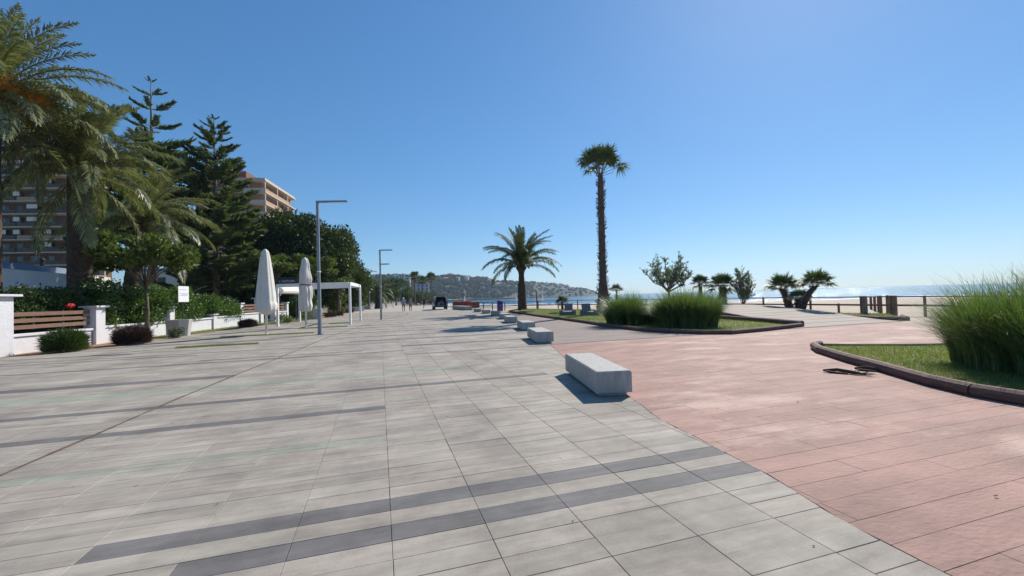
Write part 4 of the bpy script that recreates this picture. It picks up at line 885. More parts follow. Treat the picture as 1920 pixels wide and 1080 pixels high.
def araucaria(x, y, h, rmax, z_low, pitch, label, sparse_top, expo=.7):
    e = empty('norfolk_pine', (x, y, 0), 0, label, 'tree', 'tall tiered pines in the garden'); m = MB(); m.tube([(0, 0, -.1), (.05, 0, h*.5), (0, 0, h)], [h*.016, h*.010, .03], 10); m.build('trunk', M['bark'], e, smooth=True)
    z = z_low
    while z < h-.4:
        t = (z-z_low)/(h-z_low); r = rmax*(1-t)**expo*(1 if t > .12 else .8+.2*t/.12)+.25; c = 6 if t < .75 else 5; a0 = random.random()*6
        for k in range(c):
            if random.random() < .08: continue
            a = a0+2*math.pi*k/c+random.uniform(-.2, .2); el = .02+.34*t+random.uniform(-.06, .06)
            link('branch', random.choice(AB), e, (0, 0, z+random.uniform(-.15, .15)), (random.uniform(-.15, .15), -el, a), r*random.uniform(.75, 1.12))
        z += pitch*(1+(sparse_top if t > .58 else 0))*random.uniform(.85, 1.15)
    for k in range(4): link('branch', AB[0], e, (0, 0, h-.25), (0, -.5, k*1.57), .55)
araucaria(-20.4, 48.3, 23.2, 5.2, 8, .8, 'tallest tiered pine with an open spiky top behind the palms', .9)
araucaria(-14.7, 46.5, 19.4, 4.1, 3.0, .68, 'dense conical tiered pine left of the brick apartment block', 0, .48)

# ------------------------------------------------------------------ broadleaf trees and shrubs
def tree(name, x, y, clumps, n, size, leaf, label, trunk=None, grp=None, cat='tree', limbs=True, up=.3, shell=.5, z=0., asp=.55):
    e = empty(name, (x, y, z), 0, label, cat, grp)
    if trunk:
        h, r = trunk; m = MB(); m.tube([(0, 0, -.1), (.04, .03, h*.5), (0, 0, h)], [r*1.15, r, r*.85], 10)
        if limbs:
            for c, rr in clumps[:14]:
                mid = (c[0]*.45, c[1]*.45, h+(c[2]-h)*.55); m.tube([(0, 0, h*.92), mid, c], [r*.6, r*.36, r*.1], 6)
        m.build('trunk', M['bark'], e, smooth=True)
    V, F = leaf_cloud(clumps, n, size, up, shell, asp); link('crown', np_mesh('crown', V, F, leaf), e); return e
def blob(cx, cy, cz, rx, ry, rz, n, sc):
    out = []
    for k in range(n):
        d = Vector((random.gauss(0, 1), random.gauss(0, 1), random.gauss(0, 1))).normalized(); q = random.uniform(.55, .92); s = random.uniform(.7, 1.3)*sc
        out.append(((cx+d.x*rx*q, cy+d.y*ry*q, cz+d.z*rz*q), (s, s, s*.8)))
    return out
# large dark ficus mass
tree('ficus_tree', -9.6, 57, blob(0, 0, 7.0, 7.0, 6.0, 5.6, 70, 1.7)+blob(0, -2, 4, 6, 4, 3, 26, 1.6), 52000, .36, M['ficus'], 'huge dark evergreen tree spreading behind the parasols', (3.5, .8), shell=.25)
tree('ficus_tree', -5.4, 67, blob(0, 0, 5.2, 3.7, 5, 4.6, 40, 1.4)+blob(.3, 0, 3, 3.4, 4, 2.6, 16, 1.3), 26000, .34, M['ficus'], 'dark evergreen tree right of the huge one, above the pergola', (3, .5), shell=.25)
tree('garden_tree', -15.5, 52.5, blob(0, 0, 3.2, 5, 4, 2.6, 34, 1.1), 20000, .32, M['ficus'], 'dark leafy tree filling the garden behind the tiered pines', (3, .4), shell=.25)
# pollarded trees with flat bright crowns
def flat(r, z, th, n, sc): return [((r*math.sqrt(random.random())*math.cos(a), r*math.sqrt(random.random())*math.sin(a), z+random.uniform(-th, th)), (sc, sc, sc*.6)) for a in [random.random()*6.283 for _ in range(n)]]
tree('pollarded_tree', -10.98, 25.3, [((c[0]-.25, c[1], c[2]), r) for c, r in flat(2.2, 4.1, .5, 34, .5)], 7500, .22, M['bright_leaf'], 'small flat topped tree with a thin trunk before the hedge', (2.7, .085), 'flat topped street trees', shell=.2)
tree('pollarded_tree', -9.7, 45.5, flat(2.3, 5.4, .7, 22, .62), 6000, .24, M['bright_leaf'], 'bright flat topped tree behind the nearer parasol', (3.6, .16), 'flat topped street trees', shell=.2)
tree('pollarded_tree', -6.7, 48.5, flat(2.3, 5.3, .7, 22, .62), 6000, .24, M['bright_leaf'], 'bright flat topped tree behind the tied parasol', (3.4, .18), 'flat topped street trees', shell=.2)
tree('pollarded_tree', -4.6, 53, flat(1.9, 3.9, .5, 18, .55), 4200, .22, M['bright_leaf'], 'flat topped tree with a leaning trunk right of the lamp', (2.6, .2), 'flat topped street trees', shell=.2)
tree('broad_shrub', -5.2, 55, blob(0, 0, 1.5, 1.8, 1.6, 1.2, 16, .6), 4200, .2, M['bright_leaf'], 'rounded green shrub under the pergola beam', None, cat='shrub', shell=.2)
tree('broad_shrub', -7.3, 47, blob(0, 0, 1.3, 1.5, 1.4, 1.1, 14, .55), 3500, .2, M['hedge'], 'dark green shrub behind the pergola awning', None, cat='shrub', shell=.2)
# hedge in the garden, laid along the wall
hc = []
for k in range(120):
    y = random.uniform(23.4, 35.0); off = random.uniform(-.1, 1.2); top = 2.85-.8*max(0, (y-28)/6.5); hc.append(((wall_pt(y)-off, y, random.uniform(.75, top-.35)), (.55, .6, .42)))
e = empty('garden_hedge', (-11.5, 29, 0), 0, 'clipped green hedge overhanging the white wall', 'hedge'); V, F = leaf_cloud(hc, 50000, .11, .25, .25, .7); link('foliage', np_mesh('foliage', V-np.array([-11.5, 29, 0]), F, M['hedge']), e)
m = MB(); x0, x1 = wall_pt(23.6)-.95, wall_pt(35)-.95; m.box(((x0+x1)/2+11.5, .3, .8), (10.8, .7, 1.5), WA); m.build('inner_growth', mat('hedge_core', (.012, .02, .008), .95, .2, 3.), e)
hc = [((wall_pt(y)-random.uniform(.7, 1.6), y, random.uniform(1.2, 2.15)), (.5, .55, .4)) for y in [random.uniform(20.8, 23.6) for _ in range(22)]]
e = empty('garden_hedge', (-12.8, 22.8, 0), 0, 'dark hedge end above the nearest slat panel', 'hedge'); V, F = leaf_cloud(hc, 9000, .11, .25, .25, .7); link('foliage', np_mesh('foliage', V-np.array([-12.8, 22.8, 0]), F, M['mid_leaf']), e)
m = MB(); m.lathe([(.02, -.10), (.10, -.06), (.14, .0), (.10, .07), (.02, .1)], 12, wob=lambda a, t: 1+.3*math.sin(5*a+4*t))
tag(m.build('red_flower', M['flower'], loc=(wall_pt(21.9)-.1, 21.9, 1.66)), 'red geranium bloom above the nearest slat panel', 'flower')
tree('garden_tree', -33, 52, blob(0, 0, 3.4, 5.5, 3, 1.8, 26, 1.1), 9000, .26, M['mid_leaf'], 'spreading dull green tree in front of the left apartment block', (2.2, .25), shell=.2)
# low bushes on the verge
def bush(x, y, r, h, n, leafm, label, spiky=False):
    e = empty('low_bush', (x, y, 0), 0, label, 'bush', 'low bushes along the white wall')
    if spiky:
        k = n; a = RNG.uniform(0, 6.283, k); q = np.sqrt(RNG.random(k))*r*.75; B = np.column_stack([q*np.cos(a), q*np.sin(a), RNG.random(k)*h*.75*np.sqrt(np.maximum(0, 1-(q/r)**2))]); D = unit(np.column_stack([np.cos(a)*q/r*1.2, np.sin(a)*q/r*1.2, np.full(k, .7)])+RNG.normal(0, .35, (k, 3))); L = h*.38*(.6+.6*RNG.random(k)); V, F = kites(B, D, L, np.full(k, .022))
    else: V, F = leaf_cloud(blob(0, 0, h*.5, r*.75, r*.7, h*.42, 12, r*.4), n, .07, .3, .2)
    link('foliage', np_mesh('foliage', V, F, leafm), e)
bush(-10.83, 19.4, .62, .86, 5200, M['mid_leaf'], 'dark bush with yellowing tips below the nearest slat panel', True)
bush(-9.8, 21.5, .66, .82, 5200, M['redbush'], 'dark red bush at the foot of the thin tree', True)
bush(-8.4, 32.2, .62, .6, 2600, M['redbush'], 'small dark bush left of the nearer parasol pole', True)
bush(-6.95, 36.4, .85, .85, 2400, M['hedge'], 'rounded green bush behind the pergola post')
bush(-6.0, 39.2, .8, .8, 2000, M['hedge'], 'green bush behind the tied parasol pole')
bush(-4.75, 45.8, .6, .6, 1400, M['redbush'], 'dark red bush behind the street lamp', True); bush(-4.3, 48.8, .6, .6, 1400, M['redbush'], 'farther dark red bush right of the street lamp', True)
bush(-9.35, 24.3, .38, .55, 1400, M['oleander'], 'small pale flowering plant between the thin tree and the planter')

# tamarisk-like tree and shrub by the beach
def twig_tree(name, x, y, z, h0, r, limbs, spread, height, nt, nleaf, leaf_l, label, cat, upb=.9, asp=.26):
    e = empty(name, (x, y, z), 0, label, cat); m = MB(); B = []; D = []
    if h0 > .3: m.tube([(0, 0, -.1), (.05, 0, h0*.6), (.02, .03, h0)], [r*1.2, r, r*.9], 8)
    for k in range(limbs):
        a = k*2.4+random.uniform(-.3, .3); q = spread*random.uniform(.35, 1.); top = height*random.uniform(.5, 1.)*(1-.35*(q/spread)**2)
        p0 = Vector((0, 0, h0*random.uniform(.85, 1.))); p2 = Vector((q*math.cos(a), q*math.sin(a), h0+top)); p1 = p0.lerp(p2, .5)+Vector((q*.18*math.cos(a), q*.18*math.sin(a), -.08*top)); m.tube([p0, p1, p2], [r*.5, r*.3, .006], 5)
        for i in range(nt):
            t = random.uniform(.3, 1.); c = p0.lerp(p1, min(1, t*2)) if t < .5 else p1.lerp(p2, t*2-1); d = Vector((random.gauss(0, .5), random.gauss(0, .5), upb+random.gauss(0, .3))).normalized(); L = random.uniform(.25, .55)*height/2.2
            m.tube([c, c+d*L], [.008, .003], 3, cap=False)
            tt = RNG.random((nleaf, 1)); B.append(np.array(c)+np.array(d)*L*tt); D.append(unit(np.array(d)*.8+RNG.normal(0, .55, (nleaf, 3))))
    m.build('trunk', M['bark'], e, smooth=True); B = np.concatenate(B); D = np.concatenate(D); L = leaf_l*(.6+.7*RNG.random(len(B))); V, F = kites(B, D, L, L*asp); link('crown', np_mesh('crown', V, F, M['oleander']), e)
twig_tree('beach_tree', 20.1, 26.2, 0, 1.75, .085, 19, 1.75, 2.6, 14, 26, .17, 'sparse grey green tree standing behind the tall grass', 'tree', upb=.45)
twig_tree('beach_shrub', 27.3, 26.6, .1, .25, .05, 14, .62, 3.2, 12, 26, .15, 'upright grey green shrub at the crest of the humped path', 'shrub', asp=.34)

# ------------------------------------------------------------------ tall ornamental grass
def grass_clump(name, x, y, rx, ry, h, n, label, rz=0., tuft=.32, nt=40, z=.03, width=.011):
    NS_ = 6; cen = np.column_stack([RNG.uniform(-1, 1, nt*3), RNG.uniform(-1, 1, nt*3)]); cen = cen[(cen**2).sum(1) < 1][:nt]*np.array([rx*.72, ry*.72]); th = .75+.4*RNG.random(len(cen)); ci = RNG.integers(0, len(cen), n); c = cen[ci]
    a = RNG.uniform(0, 6.283, n); r_ = np.sqrt(RNG.random(n))*tuft*.5; b = np.column_stack([c[:, 0]+r_*np.cos(a), c[:, 1]+r_*np.sin(a)]); rho = np.sqrt((b[:, 0]/rx)**2+(b[:, 1]/ry)**2)
    out = np.column_stack([b[:, 0]/rx, b[:, 1]/ry])*.55+np.column_stack([np.cos(a), np.sin(a)])*(.15+.75*RNG.random((n, 1)))+np.array([[-.12, -.05]])
    L = h*(.45+.72*RNG.beta(2.2, 1.6, n))*th[ci]*(1-.30*np.minimum(rho, 1)**2); lean = .25+.75*RNG.random(n)**1.3; Vs = []
    sdir = np.column_stack([-np.sin(a+RNG.normal(0, .8, n)), np.cos(a), np.zeros(n)]); sdir = unit(sdir)
    for i in range(NS_+1):
        t = i/NS_; zz = L*(t-.42*lean*t**3.0); hor = (L*lean*t**2.0)[:, None]*out; w = width*(1-t)**.6*(.7+.3*RNG.random(n)) if i < NS_ else np.full(n, .001)
        ctr = np.column_stack([b+hor, zz]); Vs.append(ctr-sdir*w[:, None]); Vs.append(ctr+sdir*w[:, None])
    V = np.stack(Vs, 1).reshape(-1, 3); k = 2*(NS_+1); base = np.arange(n)[:, None]*k; F = np.concatenate([base+np.array([2*i, 2*i+1, 2*i+3, 2*i+2]) for i in range(NS_)])
    dry = np.tile((RNG.random(n) < .07).astype(int), NS_); o = link(name, np_mesh(name, V, F, [M['reed'], M['straw']], dry), None, (x, y, z), (0, 0, rz)); tag(o, label, 'ornamental grass', 'clumps of tall ornamental grass'); return o
grass_clump('ornamental_grass', 11.4, 17.6, 1.5, 1.5, 1.62, 9500, 'left bushy clump of tall green grass beside the tall palm')
grass_clump('ornamental_grass', 12.45, 15.1, 1.75, 1.5, 1.74, 14000, 'right wider clump of tall green grass on the palm lawn', nt=55)
grass_clump('ornamental_grass', 10.5, 3.9, 1.6, 1.9, 1.72, 20000, 'big tall green grass clump at the right edge of the picture', nt=60, width=.008)
grass_clump('ornamental_grass', 11.9, 3.3, 1.3, 1.9, 1.75, 9000, 'tall green grass behind the big clump at the right edge', nt=40, width=.008)

# ------------------------------------------------------------------ buildings
def apartment(name, x, y, rz, W, D, floors, fh, label, z0=0, penthouse=True, pal='a'):
    """local x along the facade facing the camera (-y side), right end at x=W"""
    e = empty(name, (x, y, z0), rz, label, 'building', 'brick apartment blocks behind the garden')
    H_ = floors*fh; m = MB(); m.cuboid(0, W, 2.2, D, 0, H_); m.build('wall', M['brickwall'] if pal == 'b' else M['brickshaded'], e)
    for f in range(floors+1):
        z = f*fh; m = MB(); m.cuboid(-.4, W+1.5, .35 if pal == 'b' else 0., D, z-.14, z+.14) if f else m.cuboid(-.1, W+.1, .5, D, -.1, .14)
        s = m.build('floor_slab', M['slabdull'] if pal == 'a' else M['balcony'], e)
        if f < floors:
            m = MB(); m.cuboid(-.35, W*.55, .40, .5, z+.15, z+1.0); m.build('balcony_panel', (M['brickwall'] if f % 2 else M['rail_orange']) if pal == 'b' else M['panel_brown_shaded'], e)
            m = MB(); m.cuboid(W*.57, W+1.4, .42, .5, z+.15, z+1.05); m.build('balcony_panel', M['balcony'] if pal == 'b' else (M['rail_orange'] if f % 3 == 0 else M['panel_brown_shaded']), e)
            m = MB(); m.cuboid(W+1.32, W+1.42, .52, D*.75, z+.15, z+1.0); m.build('balcony_panel', M['rail_orange'], e)
            k = 0; xx = .8
            while xx < W-2:
                w = 2.2 if k % 2 == 0 else 1.3; m = MB(); m.cuboid(xx, xx+w, 2.13, 2.198, z+.16, z+2.35); wn = m.build('window', M['darkglass'], e)
                m = MB(); m.cuboid(xx+w*.48, xx+w*.52, 2.09, 2.128, z+.16, z+2.35); m.build('mullion', M['slabwhite'], wn)
                if random.random() < .25: m = MB(); m.cuboid(xx, xx+w, 1.2, 1.28, z+1.5, z+2.5); m.build('awning', M['whitepaint'], wn)
                xx += w+1.5; k += 1
            yy = 3.2
            while yy < D-2: m = MB(); m.cuboid(W+.002, W+.06, yy, yy+1.5, z+.5, z+2.3); m.build('window', M['darkglass'], e); yy += 3.4
    for yy in (.7, D*.38, D*.72): m = MB(); m.cuboid(W+1.1, W+1.3, yy, yy+.2, .16, H_-.14); m.build('column', M['slabwhite'], e)
    m = MB(); m.cuboid(-.2, W+1.2, .8, D-.2, H_+.14, H_+.75); m.build('parapet', M['balcony'], e)
    if penthouse:
        m = MB(); m.cuboid(1.5, W*.72, 3.5, D-2, H_+.75, H_+3.2); m.build('penthouse', mat('penthouse_red', (.20, .075, .055), .8, .1, 2.), e); m = MB(); m.cuboid(W*.30, W*.45, 4.2, 8, H_+3.2, H_+5.6); m.build('stair_tower', M['brickwall'], e)
apartment('apartment_block', -91, 127.5, rad(-11), 22, 14, 12, 2.95, 'brick apartment block with white balconies at the far left')
apartment('apartment_block', -44.3, 123.5, rad(-9), 15.8, 22, 11, 3.0, 'brick apartment block rising above the dark tree', pal='b')
# low white house
e = empty('low_house', (-26.0, 44.5, 0), rad(90), 'low white house with a blue grey flat roof behind the big palm', 'house'); e.scale = (1, 1, 1.22)
for nm, m_, b in (('wall', M['housewhite'], (-5, 7.5, 0, 7, 0, 2.6)), ('eave', M['housewhite'], (-5.6, 8, -.9, 7.4, 2.62, 2.82)), ('parapet', M['housewhite'], (-5.2, 7.6, -.5, 7.2, 2.84, 3.75)), ('roof', M['bluegrey'], (-4.2, 7.2, 1.5, 7, 3.76, 4.35))):
    m = MB(); m.cuboid(*b); m.build(nm, m_, e)
for xx in (-4.0, -.4, 3.2): m = MB(); m.cuboid(xx, xx+2.9, -.05, -.003, .9, 2.3); w = m.build('window', M['darkglass'], e); m = MB(); m.cuboid(xx+1.42, xx+1.48, -.08, -.053, .9, 2.3); m.build('mullion', M['whitepaint'], w)
for xx in (-5.2, -.7, 2.9, 6.6): m = MB(); m.cuboid(xx, xx+.3, -.75, -.45, 0, 2.61); m.build('column', M['housewhite'], e)
m = MB(); m.lathe([(.18, 4.3), (.18, 4.9), (.28, 4.95), (.05, 5.15)], 10, (4.6, 3, 0)); m.build('chimney_cowl', M['black'], e)
e = empty('garden_house', (-18.5, 50.5, 0), rad(-10), 'tile roofed garden house half hidden behind the young palm', 'house')
m = MB(); m.cuboid(-2.6, 2.6, -2, 2, 0, 2.2); m.build('wall', M['housewhite'], e); m = MB(); m.add([(-3.1, -2.5, 2.2), (3.1, -2.5, 2.2), (3.1, 2.5, 2.2), (-3.1, 2.5, 2.2), (-1.2, 0, 3.3), (1.2, 0, 3.3)], [(0, 1, 5, 4), (2, 3, 4, 5), (1, 2, 5), (3, 0, 4), (3, 2, 1, 0)]); m.build('roof', M['rooftile'], e)
m = MB(); m.cuboid(-1.2, .4, -2.06, -2.003, .7, 1.8); m.build('window', M['darkglass'], e)
e = empty('white_villa', (-22, 58, 0), rad(-8), 'white walled villa glimpsed between the pine trunks', 'house')
m = MB(); m.cuboid(-4, 7, 0, 8, 0, 5.6); m.build('wall', M['housewhite'], e); m = MB(); m.cuboid(-4.4, 7.4, -.4, 8.4, 5.602, 5.9); m.build('roof', M['bluegrey'], e)
for xx in (-3, 0, 3): 
    for zz in (.8, 3.5): m = MB(); m.cuboid(xx, xx+1.6, -.06, -.003, zz, zz+1.4); m.build('window', M['darkglass'], e)
# kiosk walls beyond the pergola
e = empty('white_kiosk', (-4.6, 71, 0), rad(6), 'low white kiosk wall with a reddish end beyond the pergola', 'kiosk')
m = MB(); m.cuboid(-1, 2.2, 0, 1.4, 0, 1.55); m.build('wall', M['whitepaint'], e); m = MB(); m.cuboid(-1.9, -1.01, -.3, 1, 0, 1.5); m.build('end_panel', M['rooftile'], e); m = MB(); m.cuboid(-1.1, 2.3, -.1, 1.5, 1.552, 1.63); m.build('counter_top', M['housewhite'], e)
# far white tower block
e = empty('tower_block', (12.2, 452, 0), rad(-7), 'distant white tower block standing before the hill', 'building')
m = MB(); m.cuboid(0, 12.5, 0, 14, 0, 28.5); m.build('wall', mat('tower_pale', (.56, .57, .58), .85, .05, .3), e)
m = MB(); m.cuboid(12.51, 18, 1, 14, 0, 28); m.build('wing', M['slabwhite'], e)
for f in range(9):
    z = 1.2+f*3
    for xx in (7.6, 10.2): m = MB(); m.cuboid(xx, xx+1.5, -.1, -.004, z+.4, z+2.0); m.build('window', M['darkglass'], e)
    m = MB(); m.cuboid(13.6, 16.6, .9, .996, z+.5, z+2.2); m.build('window', M['darkglass'], e); m = MB(); m.cuboid(12.6, 17.9, -.2, .9, z-.1, z+.1); m.build('balcony', M['slabwhite'], e)
e = empty('tower_block', (31, 430, 0), rad(-7), 'lower bluish apartment block right of the distant white tower', 'building')
m = MB(); m.cuboid(0, 16, 0, 12, 0, 17.5); m.build('wall', mat('tower_blue', (.36, .40, .47), .85, .05, .3), e); m = MB(); m.cuboid(-.3, 16.3, -.3, 12.3, 17.502, 18); m.build('roof', M['bluegrey'], e)
for f in range(5):
    for xx in (1, 5, 9, 13): m = MB(); m.cuboid(xx, xx+1.8, -.1, -.004, 1.5+f*3.2, 3.2+f*3.2); m.build('window', M['darkglass'], e)
# houses on the hills
hs = random.Random(5)
for k in range(26):
    i = hs.randrange(int(NA*.48), int(NA*.93)); j = hs.randrange(2, 10); p = Va[i*NR+j]
    if p[2] < 2: continue
    s = hs.uniform(.9, 1.5); e = empty('hillside_house', tuple(p), hs.uniform(-.5, .5)-.3, 'small pale house scattered among the trees across the bay', 'house', 'houses on the hills across the bay'); w, d, hh = 9*s, 7*s, 5.5*s
    m = MB(); m.cuboid(-w/2, w/2, -d/2, d/2, -4, hh+1); m.build('wall', M['housewhite'] if k % 3 else M['balcony'], e); m = MB(); z = hh+1; m.add([(-w/2-.5, -d/2-.5, z), (w/2+.5, -d/2-.5, z), (w/2+.5, d/2+.5, z), (-w/2-.5, d/2+.5, z), (-w/2, 0, z+2), (w/2, 0, z+2)], [(0, 1, 5, 4), (2, 3, 4, 5), (1, 2, 5), (3, 0, 4), (3, 2, 1, 0)]); m.build('roof', M['rooftile'], e)

# far trees along the promenade
for x, y, rx, rz_, zc, lf, lb in ((4.5, 128, 4.2, 3.6, 4.6, 'mid_leaf', 'round dark tree left of the walking couple'), (-3, 118, 3.5, 3.0, 3.6, 'mid_leaf', 'leafy tree behind the squat date palm'), (-7.5, 98, 3.2, 3.4, 4.2, 'ficus', 'dark tree between the far lamp and the huge evergreen'), (0.5, 150, 4, 3, 3.4, 'bright_leaf', 'lighter green tree beyond the round dark tree'), (9, 175, 4.5, 2.6, 3.0, 'mid_leaf', 'low tree above the walking woman'), (15, 185, 5, 2.4, 2.8, 'mid_leaf', 'low tree above the runner'), (21, 200, 5, 2.4, 2.8, 'mid_leaf', 'low tree left of the open van'), (4, 230, 7, 4, 4.5, 'mid_leaf', 'broad tree below the white tower'), (27, 300, 10, 3, 3.5, 'ficus', 'dark tree line above the van roof')):
    tree('promenade_tree', x, y, blob(0, 0, zc, rx, rx*.8, rz_, 22, rx*.34), 4500, .45, M[lf], lb, (zc*.5, .22), 'trees far along the promenade', shell=.2)
e = tree('planter_hedge', 9.5, 104, [((k*.8-3, 0, .45), (.7, .5, .42)) for k in range(10)], 2600, .14, M['redbush'], 'low dark hedge across the promenade behind the runner', None, cat='hedge', shell=.2)

# ------------------------------------------------------------------ van with its tailgate up
def van(x, y, rz):
    e = empty('parked_van', (x, y, 0), rz, 'dark grey van parked with its rear tailgate open', 'van'); W, Hh, L = 1.95, 1.98, 4.6
    # shell as an open-backed loft (rear at local -y)
    sec = [(-.90, .42), (-.97, .55), (-.985, 1.0), (-.90, 1.5), (-.78, 1.88), (-.60, 1.97)]; ring = [(a, b) for a, b in sec]+[(-a, b) for a, b in reversed(sec)]
    ys_ = [(0, 1., 1.), (.1, 1.01, 1.), (2.6, 1.01, 1.), (3.3, .99, .97), (3.9, .97, .62), (4.5, .92, .52), (4.6, .86, .48)]; vs = []; n = len(ring)
    for yy, sx, sz in ys_:
        for a, b in ring: vs.append((a*sx, yy, .42+(b-.42)*sz))
    m = MB(); m.add(vs, [(i*n+k, i*n+(k+1) % n, (i+1)*n+(k+1) % n, (i+1)*n+k) for i in range(len(ys_)-1) for k in range(n)]+[tuple(range((len(ys_)-1)*n, len(ys_)*n))]); m.build('body', M['vanpaint'], e, smooth=False, bevel=.02)
    # rear frame around the opening
    inn = [(a*.80, .62+(b-.62)*.9 if b > .6 else .62) for a, b in ring]; m = MB(); m.add([(a, -.001, b) for a, b in ring]+[(a, .02, b) for a, b in inn]+[(a*.98, 2.2, b) for a, b in inn], [(k, (k+1) % n, n+(k+1) % n, n+k) for k in range(n)]); m.build('rear_frame', M['vanpaint'], e)
    m = MB(); m.add([(a, .022, b) for a, b in inn]+[(a*.98, 2.2, b) for a, b in inn], [(k, (k+1) % n, n+(k+1) % n, n+k) for k in range(n)]+[tuple(range(n, 2*n))]); m.build('cargo_bay', M['black'], e)
    for a, b, c in ((-.3, .5, .82), (.3, .7, .88), (.05, .9, 1.05)): m = MB(); m.box((a, b, c), (.4, .4, .45), .3); m.build('cargo', M['bluegrey'] if a else M['black'], e)
    m = MB(); m.box((0, -.08, .46), (1.86, .2, .2)); m.build('bumper', M['black'], e, bevel=.03)
    for s in (-1, 1):
        m = MB(); m.box((s*.885, -.02, 1.05), (.11, .05, .5)); m.build('tail_lamp', M['tail'], e)
        m = MB(); m.box((s*1.1, 3.2, 1.15), (.18, .08, .22)); m.build('mirror', M['black'], e)
        for yy in (.75, 3.7):
            m = MB(); m.tube([(s*.74, yy, .32), (s*.96, yy, .32)], .32, 20); wl = m.build('wheel', M['tyre'], e); m = MB(); m.tube([(s*.961, yy, .32), (s*.972, yy, .32)], .19, 14); m.build('rim', M['steel'], wl)
        m = MB(); m.add([(s*.985, 1.0, 1.08), (s*.985, 2.4, 1.08), (s*.905, 2.3, 1.6), (s*.905, 1.05, 1.6)], [(0, 1, 2, 3)]); m.add([(s*.995, 1.0, 1.08), (s*.995, 2.4, 1.08), (s*.925, 2.3, 1.6), (s*.925, 1.05, 1.6)], [(0, 1, 2, 3)]); m.build('side_window', M['darkglass'], e)
    g_ = MB(); vsg = [(-.62, 0, 0), (.62, 0, 0), (.8, -.95, .26), (.8, -1.0, .2), (-.8, -.95, .26), (-.8, -1.0, .2), (-.62, 0, -.05), (.62, 0, -.05)]; g_.add(vsg, [(0, 1, 2, 4), (6, 5, 3, 7), (4, 2, 3, 5), (0, 4, 5, 6), (1, 7, 3, 2)]); tg = g_.build('tailgate', M['vanpaint'], e, loc=(0, .02, 1.99)); m = MB(); m.add([(-.5, -.15, .043), (.5, -.15, .043), (.6, -.55, .155), (-.6, -.55, .155)], [(0, 1, 2, 3)]); m.build('rear_window', M['darkglass'], tg)
van(8.2, 60.3, rad(-3))

# red covered stacks and closed parasols on the beach
def red_stack(x, y, L, W, Hh, rz, label):
    e = empty('red_beach_locker', (x, y, 0), rz, label, 'locker', 'red lockers beside the beach')
    m = MB(); m.box((0, 0, Hh*.5), (L, W, Hh)); m.build('body', M['redpaint'], e, bevel=.03); m = MB(); m.box((0, 0, Hh+.03), (L+.2, W+.2, .07)); m.build('lid', M['rooftile'], e)
    k = -L/2+.3
    while k < L/2: m = MB(); m.box((k, -W/2-.02, Hh*.5), (.07, .04, Hh*.9)); m.build('rib', M['redpaint'], e); k += .6
red_stack(14.3, 66, 1.5, 1.4, .85, rad(-12), 'bright red ribbed beach locker beside the long bench'); red_stack(15.6, 84, 3.6, 2, .9, rad(-8), 'long low red beach locker farther down the sand')
for x, y, h, lb in ((26, 135, 3.2, 'distant white closed beach parasol above the red lockers'), (38, 118, 3.1, 'distant white closed beach parasol left of the date palm trunk'), (43, 110, 3.0, 'distant white closed beach parasol right of the date palm trunk')):
    e = empty('beach_parasol', (x, y, -.9), 0, lb, 'parasol', 'closed parasols on the far beach'); m = MB(); m.tube([(0, 0, 0), (0, 0, h)], .04, 6); m.build('pole', M['whitepaint'], e); m = MB(); m.lathe([(.1, h*.38), (.3, h*.42), (.26, h*.6), (.14, h*.9), (.03, h)], 10); m.build('canopy', M['whitepaint'], e, smooth=True)

# dry leaves and twigs blown over the paving
k = 42; px_ = RNG.uniform(-4, 8.5, k); py_ = RNG.uniform(1.5, 14, k); B = np.column_stack([px_, py_, np.full(k, .004)]); aa = RNG.uniform(0, 6.283, k); D = unit(np.column_stack([np.cos(aa), np.sin(aa), RNG.uniform(.05, .35, k)])); L = .018+.028*RNG.random(k)
V, F = kites(B, D, L, L*.45, np.tile([0, 0, 1.], (k, 1))); tag(link('leaf_litter', np_mesh('leaf_litter', V, F, M['deadfrond'])), 'dry leaf scraps scattered over the paving', 'litter', kind='stuff')
